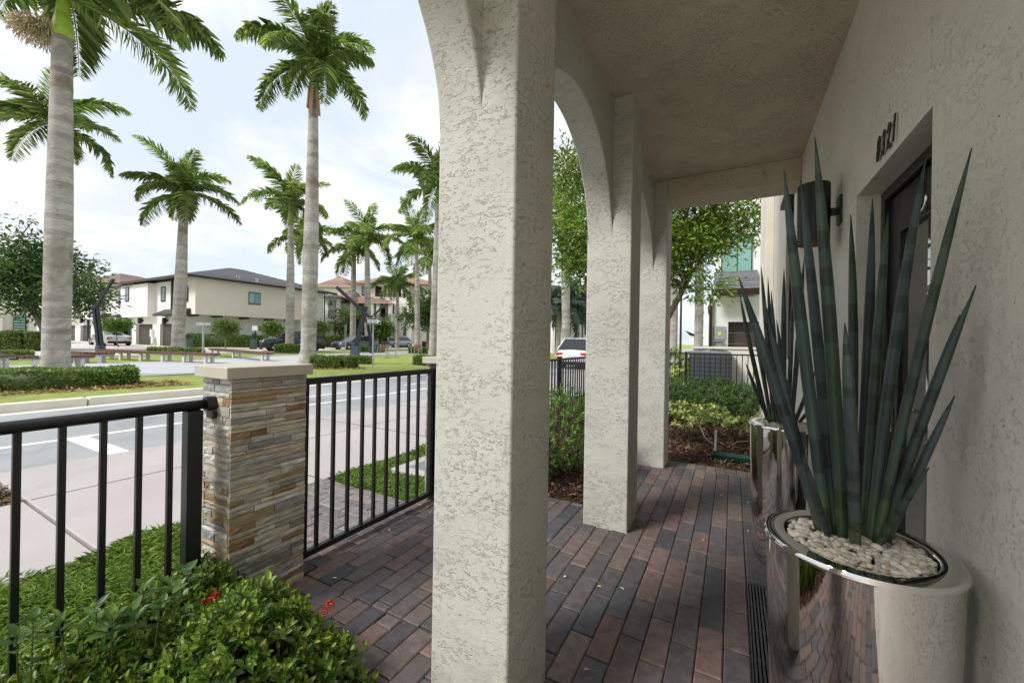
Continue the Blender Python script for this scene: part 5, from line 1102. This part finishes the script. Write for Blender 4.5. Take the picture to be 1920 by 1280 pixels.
# ================================================================== CARS
def car(px, D, head, Lc, Wc, Hc, prof, cabin, body, label, rimr=.33, base=None, hatch=False):
    """prof: lower body outline (x, top z) nose to tail as fractions; cabin: four x fractions and roof"""
    b_ = gp(px, D) if base is None else np.array(base, float); t = thing('parked_car', b_, label, 'car', rz=head)
    S = []; n = len(prof)
    for fx, fz in prof:
        x = Lc*(.5-fx); end = min(fx, 1-fx); w_ = Wc/2*(1-.16*max(0, 1-end/.10)**2); S.append((x, w_, Hc*fz, .20*Hc*.75+(.06 if end < .03 else 0)))
    mb = MB(); rows = []
    for x, w_, zt, zb in S: rows.append([(x, w_*.90, zb), (x, w_, zb+.14), (x, w_, zb+(zt-zb)*.62), (x, w_*.96, zt-.05), (x, w_*.86, zt), (x, 0, zt+.02)])
    rows = [r_+[(x, -y, z) for x, y, z in reversed(r_[:-1])] for r_ in rows]; k = len(rows[0]); v = [p for r_ in rows for p in r_]
    f = [(i*k+j, (i+1)*k+j, (i+1)*k+(j+1) % k, i*k+(j+1) % k) for i in range(n-1) for j in range(k)]+[tuple(range(k)), tuple(reversed(range((n-1)*k, n*k)))]
    # roof and pillars
    belt = Hc*cabin[4]; x1, x2, x3, x4 = [Lc*(.5-c) for c in cabin[:4]]; wb, wr = Wc/2*.88, Wc/2*.66; zr = Hc
    mb.add(v, f)
    mb.add([(x2, wr, zr-.06), (x3, wr, zr-.05), (x3, -wr, zr-.05), (x2, -wr, zr-.06), (x2-.1, wr*.85, zr), (x3+.1, wr*.85, zr-.005), (x3+.1, -wr*.85, zr-.005), (x2-.1, -wr*.85, zr)], [(4, 7, 6, 5), (0, 4, 5, 1), (3, 2, 6, 7), (0, 3, 7, 4), (1, 5, 6, 2)])
    for s_ in (1, -1):
        for a, c in (((x1, wb*s_, belt), (x2, wr*s_, zr-.05)), ((x4, wb*s_, belt), (x3, wr*s_, zr-.05))): mb.obox(a, c, .07, .06)
        xm = x2*.45+x3*.55; mb.obox((xm, wb*s_, belt), (xm, wr*s_, zr-.05), .07, .05)
    o = mb.build('body', body, t, smooth=True); weld(o, 1e-4, 42)
    g_ = MB(); d = .012; 
    def pane(q_, nm):
        a = MB(); a.poly(q_); a.build(nm, M_CARGLASS, t)
    pane([(x1, wb-d, belt), (x1, -wb+d, belt), (x2, -wr+d, zr-.055), (x2, wr-d, zr-.055)], 'windscreen')
    pane([(x4, -wb+d, belt), (x4, wb-d, belt), (x3, wr-d, zr-.055), (x3, -wr+d, zr-.055)], 'rear_window')
    for s_ in (1, -1): pane([(x1, (wb-d)*s_, belt), (x2, (wr-d)*s_, zr-.055), (x3, (wr-d)*s_, zr-.055), (x4, (wb-d)*s_, belt)], 'side_window')
    for fx in (.19, .81):
        for s_ in (1, -1):
            x = Lc*(.5-fx); a = MB(); a.lathe([(rimr*.62, -.11), (rimr*.95, -.11), (rimr, -.08), (rimr, .08), (rimr*.95, .11), (rimr*.62, .11)], 0, 0, 20)
            a.v = [(x+q_[0], s_*(Wc/2-.10)+q_[2], rimr+q_[1]) for q_ in a.v]; wh = a.build('wheel', M_TYRE, t)
            a = MB(); a.lathe([(0, .09), (rimr*.12, .10), (rimr*.60, .085), (rimr*.64, .06)], 0, 0, 20)
            a.v = [(x+q_[0], s_*(Wc/2-.10+q_[2]), rimr+q_[1]) for q_ in a.v]; a.build('rim', M_RIM, wh)
            a = MB(); a.lathe([(0, .092), (rimr*1.16, .085), (rimr*1.16, .0)], 0, 0, 20); a.v = [(x+q_[0], s_*(Wc/2-.098+q_[2]*.96), rimr*1.05+q_[1]) for q_ in a.v]; 
            a.build('wheel_arch', M_TYRE, t)
    zf_ = Hc*prof[1][1]; zr_ = Hc*prof[-2][1]
    for s_ in (1, -1):
        a = MB(); a.box(Lc/2-.16, Lc/2-.03, min(s_*Wc*.24, s_*Wc*.44), max(s_*Wc*.24, s_*Wc*.44), zf_-.20, zf_-.06); a.build('headlight', M_LAMP, t, bevel=.03)
        a = MB(); a.box(-Lc/2+.01, -Lc/2+.16, min(s_*Wc*.26, s_*Wc*.455), max(s_*Wc*.26, s_*Wc*.455), zr_-.30, zr_-.12); a.build('taillight', M_TAIL, t, bevel=.03)
        a = MB(); a.box(x1-.35, x1-.18, min(s_*wb, s_*(wb+.22)), max(s_*wb, s_*(wb+.22)), belt-.02, belt+.13); a.build('mirror', body, t, bevel=.03)
    a = MB(); a.box(Lc/2-.06, Lc/2+.012, -Wc*.22, Wc*.22, zf_-.42, zf_-.14); a.build('grille', M_TYRE, t, bevel=.02)
    a = MB(); a.box(Lc/2-.08, Lc/2+.02, -Wc*.42, Wc*.42, .18, .32); a.box(-Lc/2-.02, -Lc/2+.08, -Wc*.42, Wc*.42, .22, .42); a.build('bumper', M_TYRE, t, bevel=.02)
    a = MB(); a.box(-Lc/2-.025, -Lc/2+.03, -.26, .26, zr_-.42, zr_-.28); a.build('number_plate', M_PLATE, t)
    return t
SEDAN = [(0, .40), (.02, .50), (.10, .57), (.28, .64), (.50, .655), (.75, .67), (.93, .66), (.985, .60), (1, .45)]
SUVP = [(0, .42), (.02, .53), (.08, .60), (.27, .635), (.5, .64), (.8, .65), (.95, .65), (.985, .60), (1, .42)]
SPORT = [(0, .40), (.03, .50), (.15, .60), (.30, .68), (.5, .69), (.75, .74), (.92, .75), (.98, .68), (1, .5)]
hv = lambda deg: math.atan2(*((-_r0[:2]*math.cos(R(deg))+np.array([math.sin(YAW), -math.cos(YAW)])*math.sin(R(deg)))[::-1]))
car(549, 34.5, hv(38), 4.75, 1.95, 1.78, SUVP, (.25, .37, .84, .97, .63), paint('dark_blue_paint', (.012, .018, .035)), 'dark blue SUV parked behind the palm trunks', rimr=.38)
car(667, 43, hv(58), 4.75, 1.88, 1.47, SEDAN, (.27, .42, .72, .90, .64), paint('steel_blue_paint', (.10, .13, .19)), 'steel blue sedan parked behind the tilted black sculpture')
car(745, 57, hv(60), 4.30, 1.80, 1.50, SEDAN, (.22, .40, .80, .97, .62), paint('grey_paint', (.28, .30, .33)), 'grey hatchback parked at the right by the yellow hydrant')
car(206, 38.5, hv(-28), 4.5, 1.95, 1.28, SPORT, (.30, .46, .60, .86, .68), paint('silver_paint', (.50, .51, .53), .7), 'low silver sports car in front of the open garage')
car(0, 0, R(90), 4.75, 1.94, 1.72, SUVP, (.25, .38, .86, .985, .60), paint('white_paint', (.78, .78, .78), 0), 'white SUV seen from behind on the street', rimr=.37, base=(-7.75, 23.2, ROAD_Z))

# ================================================================== STREET FURNITURE
def bench(path, label, wd=.55, legs=None, zt=.46):
    pts = [np.array(P2(px, D)) for px, D in path]; P3 = []
    for i in range(25):
        s_ = i/24*(len(pts)-1); k = min(int(s_), len(pts)-2); f_ = s_-k; P3.append(pts[k]*(1-f_)+pts[k+1]*f_)
    P3 = np.array(P3); P3[1:-1] = (P3[:-2]+2*P3[1:-1]+P3[2:])/4
    t = thing('plaza_bench', (*P3[0], g(P3[0][0])), label, 'bench', 'slatted benches on the plaza'); ln = np.r_[0, np.cumsum(np.linalg.norm(np.diff(P3, axis=0), axis=1))]
    def at(s_):
        k = min(np.searchsorted(ln, s_, 'right')-1, len(P3)-2); f_ = (s_-ln[k])/(ln[k+1]-ln[k]); p = P3[k]*(1-f_)+P3[k+1]*f_; d = (P3[k+1]-P3[k])/np.linalg.norm(P3[k+1]-P3[k]); return p, np.array([-d[1], d[0]]), d
    mb = MB(); n = int(ln[-1]/.11)
    for k in range(n):
        p, nv, d = at((k+.5)/n*ln[-1]); z = g(p[0])+zt-.045; mb.obox((*(p-nv*wd/2), z), (*(p+nv*wd/2), z), .08, .09)
    B(mb, 'seat', M_WOOD, t)
    mb = MB()
    for k in range(24):
        p, nv, d = at((k+.02)/24*ln[-1]); p2, n2, d2 = at((k+.98)/24*ln[-1])
        for o_ in (-.15, .15): mb.obox((*(p+nv*o_), g(p[0])+zt-.12), (*(p2+n2*o_), g(p2[0])+zt-.12), .06, .05)
    B(mb, 'frame', M_GALV, t)
    m_ = legs or max(2, round(ln[-1]/1.5)+1)
    for k in range(m_):
        p, nv, d = at(.35+(ln[-1]-.7)*k/(m_-1)); z0 = g(p[0])-.05
        for o_ in (-.16, .16):
            mb = MB(); q_ = p+nv*o_; mb.obox((*q_, z0), (*q_, g(p[0])+zt-.146), .10, .12, up=(d[0], d[1], 0)); B(mb, 'leg', M_BENCHC, t)
    return t
bench([(36, 13.6), (100, 14.2), (172, 15.2)], 'slatted bench running behind the nearest palm trunk', legs=3)
bench([(115, 17.2), (170, 16.9), (212, 17.2)], 'slatted bench just behind the nearest one, ending by the left sculpture', legs=3)
bench([(193, 19.8), (250, 19.2), (330, 18.8), (404, 18.3)], 'long curved slatted bench on pale legs right of the left sculpture', legs=6)
bench([(400, 25), (440, 23), (478, 21.2), (507, 20.8)], 'slatted bench with its end turned this way, left of the tall palm', legs=3)
bench([(-70, 13.2), (-20, 13.6), (19, 14.3)], 'slatted bench cut off by the left edge', legs=3)
def chair(px, D, rz, label):
    t = thing('plaza_chair', gp(px, D), label, 'chair', 'brown backed metal chairs on the plaza', rz)
    a = MB()
    for k in range(6): a.box(-.26, .26, -.24+k*.085, -.17+k*.085, .43, .455)
    a.build('seat', M_WOOD, t)
    a = MB()
    for k in range(5): a.box(-.26, .26, .262, .285, .50+k*.085, .572+k*.085)
    a.build('backrest', M_WOOD, t)
    for x in (-.27, .27):
        a = MB(); a.tube([(x, -.25, 0), (x, -.25, .64), (x, .26, .64)], .018, 6); a.build('arm', M_GALV, t)
        a = MB(); a.tube([(x, .30, 0), (x, .27, .92)], .018, 6); a.build('leg', M_GALV, t)
    return t
chair(718, 27, YAW, 'brown backed metal chair right of the arrow sign post')
chair(735, 27.5, YAW+R(100), 'metal chair seen from the side, second from the arrow sign')
chair(781, 28, YAW-R(10), 'brown backed metal chair nearest the far gate pillar')
def beam_sculpture(D, px, beams, sleeves, label):
    t = thing('beam_sculpture', gp(px, D), label, 'sculpture')
    for (a, b_, w_, d0, d1) in beams:
        mb = MB(); p, q_ = at_d(*a, D+d0), at_d(*b_, D+d1); mb.obox(p, q_, w_, w_*.8, up=tuple(-_f)); B(mb, 'beam', M_STEEL, t, bevel=.01)
    for (a, b_, w_, d0) in sleeves:
        mb = MB(); mb.obox(at_d(*a, D+d0), at_d(*b_, D+d0), w_, w_*.9, up=tuple(-_f)); B(mb, 'base_sleeve', M_BLUESTEEL, t, bevel=.01)
    return t
beam_sculpture(29, 665, [((664, 666), (686, 574), .30, 0, 0), ((631, 538), (693, 595), .22, -.25, -.15), ((686, 605), (722, 571), .14, .3, .5), ((699, 660), (688, 598), .20, .5, .1)], [((664, 670), (668, 649), .52, 0), ((699.5, 662), (697, 645), .34, .5)], 'leaning black steel beam sculpture right of the tall palm')
beam_sculpture(22.5, 187, [((186, 662), (175.5, 572), .15, 0, 0), ((193, 662), (181, 572), .15, .05, .05), ((178, 577), (213, 523), .13, -.18, -.1), ((166, 592), (178, 580), .11, .2, .1)], [((188, 666), (185.5, 648), .26, 0), ((194, 665), (192, 648), .20, .06)], 'slender black steel beam sculpture in front of the garages')
# one way sign
D = 17.4; b_ = gp(699, D); sg = thing('one_way_sign', b_, 'black and white ONE WAY arrow sign on a grey post', 'sign', rz=YAW+R(4))
a = MB(); a.tube([(0, .03, 0), (0, .03, 2.32)], .03, 8); a.build('post', M_GALV, sg)
zc = at_d(701, 602, D)[2]-b_[2]
a = MB(); a.box(-.26, .35, -.012, -.004, zc-.145, zc+.145); a.build('panel', M_BLACK, sg, bevel=.003)
a = MB()
for x0, x1, z0, z1 in ((-.25, .34, .125, .137), (-.25, .34, -.137, -.125), (-.25, -.238, -.1245, .1245), (.328, .34, -.1245, .1245)): a.box(x0, x1, -.015, -.0125, zc+z0, zc+z1)
a.build('border', M_WHITE, sg)
a = MB(); pl = [(-.225, .072), (.16, .072), (.16, .112), (.315, 0), (.16, -.112), (.16, -.072), (-.225, -.072)]
a.add([(x, -.0155, zc+z) for x, z in pl]+[(x, -.0125, zc+z) for x, z in pl], [tuple(reversed(range(7)))]+[(i, (i+1) % 7, 7+(i+1) % 7, 7+i) for i in range(7)]); a.build('arrow', M_WHITE, sg)
cu = bpy.data.curves.new('lettering', 'FONT'); cu.body = 'ONE WAY'; cu.size = .105; cu.extrude = .001; cu.align_x = 'CENTER'; cu.align_y = 'CENTER'; o = solid('lettering', cu, sg); o.rotation_euler = (R(90), 0, 0); o.location = (-.01, -.018, zc); o.scale = (.78, 1, 1)
def post_thing(name, px, D, parts_, label, cat, rz=YAW):
    t = thing(name, gp(px, D), label, cat, rz=rz)
    for nm, mat_, fn in parts_:
        a = MB(); fn(a); a.build(nm, mat_, t)
    return t
post_thing('street_sign', 381, 25, [('post', M_GALV, lambda a: a.tube([(0, 0, 0), (0, 0, 2.05)], .055, 8)), ('blade', M_GALV, lambda a: a.box(-.42, .48, -.07, -.058, 1.86, 2.02))], 'grey post with a thin pale sign blade by the pale house wall', 'sign')
post_thing('waste_station', 475, 37, [('box', M_UTILG, lambda a: a.box(-.22, .22, -.2, .2, 0, .95)), ('post', M_GREENP, lambda a: a.box(-.06, .06, .21, .29, 0, 1.75)), ('dispenser', M_GREENP, lambda a: a.box(-.16, .16, .0, .2, 1.05, 1.45)), ('sign_disc', M_WHITE, lambda a: a.obox((0, .18, 1.95), (0, .205, 1.95), .5, .45))], 'green waste station with a white top sign before the long hedge', 'waste bin')
post_thing('narrow_sign', 648, 38, [('post', M_GALV, lambda a: a.tube([(0, 0, 0), (0, 0, 2.5)], .05, 6)), ('blade', M_UTILG, lambda a: a.box(-.11, .11, -.06, -.05, 1.2, 2.5))], 'tall narrow green sign post in front of the steel blue sedan', 'sign')
post_thing('street_lamp', 607, 42, [('pole', M_BLACK, lambda a: a.tube([(0, 0, 0), (0, 0, 1.0), (0, 0, 5.8)], [.13, .08, .06], 10)), ('arm', M_BLACK, lambda a: a.tube([(0, 0, 5.5), (.3, 0, 5.75), (.55, 0, 5.5), (.58, 0, 5.1)], .04, 6)), ('lantern', M_BLACK, lambda a: a.lathe([(0, 5.1), (.1, 5.05), (.24, 4.7), (.24, 4.62), (0, 4.6)], .58, 0, 14))], 'tall black street lamp with a hooked arm by the corner of the pale house', 'street lamp')
post_thing('transformer_box', 345, 37.5, [('box', M_UTILG, lambda a: (a.box(-.75, .55, -.4, .4, 0, .78), a.box(-.79, .59, -.44, .44, .781, .84)))], 'green transformer box between the palm and the long hedge', 'utility box')
post_thing('fire_hydrant', 776, 42, [('barrel', M_YELLOW, lambda a: a.lathe([(.2, 0), (.2, .08), (.13, .1), (.13, .55), (.17, .57), (.15, .68), (.05, .76), (0, .78)], 0, 0, 14)), ('outlet', M_YELLOW, lambda a: (a.tube([(-.26, 0, .45), (.26, 0, .45)], .07, 8), a.tube([(0, -.24, .42), (0, 0, .42)], .08, 8)))], 'yellow fire hydrant right of the grey hatchback', 'hydrant')
post_thing('gate_kiosk', 796, 47, [('panel', M_BLACK, lambda a: a.box(-.28, .28, -.1, .1, .05, 1.0)), ('side_post', MS_WHITE, lambda a: (a.box(.32, .55, -.15, .15, 0, 1.2)))], 'dark panel with a white post near the far hydrant', 'post')
post_thing('stop_sign', 1245, 24, [('post', M_GALV, lambda a: a.tube([(0, 0, 0), (0, 0, 2.9)], .035, 6)), ('panel', M_TAIL, lambda a: a.add([(.38*math.cos(R(22.5+45*i)), -.05, 2.55+.38*math.sin(R(22.5+45*i))) for i in range(8)]+[(.38*math.cos(R(22.5+45*i)), -.04, 2.55+.38*math.sin(R(22.5+45*i))) for i in range(8)], [tuple(range(8)), tuple(reversed(range(8, 16)))]+[(i, 8+i, 8+(i+1) % 8, (i+1) % 8) for i in range(8)])), ('street_blade', M_UTILG, lambda a: a.box(-.1, .55, -.01, .01, 3.3, 3.6))], 'red stop sign with green street blade half hidden by the last column', 'sign')
post_thing('lamp_post', 1276, 23, [('pole', M_BLACK, lambda a: a.tube([(0, 0, -.3), (0, 0, .8), (0, 0, 4.4)], [.12, .07, .055], 8)), ('lantern', M_BLACK, lambda a: a.lathe([(0, 4.9), (.2, 4.7), (.16, 4.35), (0, 4.3)], 0, 0, 10))], 'dark lamp post behind the tree trunk beyond the last column', 'street lamp')
post_thing('shade_sail', 1298, 38, [('canopy', M('navy_fabric', (.02, .03, .09), rough=.8), lambda a: a.add([(-.9, -.5, 2.6), (.9, -.6, 1.9), (.9, .6, 1.95), (-.2, .2, 2.2), (-.9, -.5, 2.58), (.9, -.6, 1.88), (.9, .6, 1.93), (-.2, .2, 2.18)], [(0, 1, 2, 3), (7, 6, 5, 4), (0, 4, 5, 1), (1, 5, 6, 2), (2, 6, 7, 3), (3, 7, 4, 0)])), ('pole', M_GALV, lambda a: a.tube([(.9, 0, -.3), (.9, 0, 1.95)], .04, 6))], 'navy shade sail far away between the palm trunks', 'shade sail')
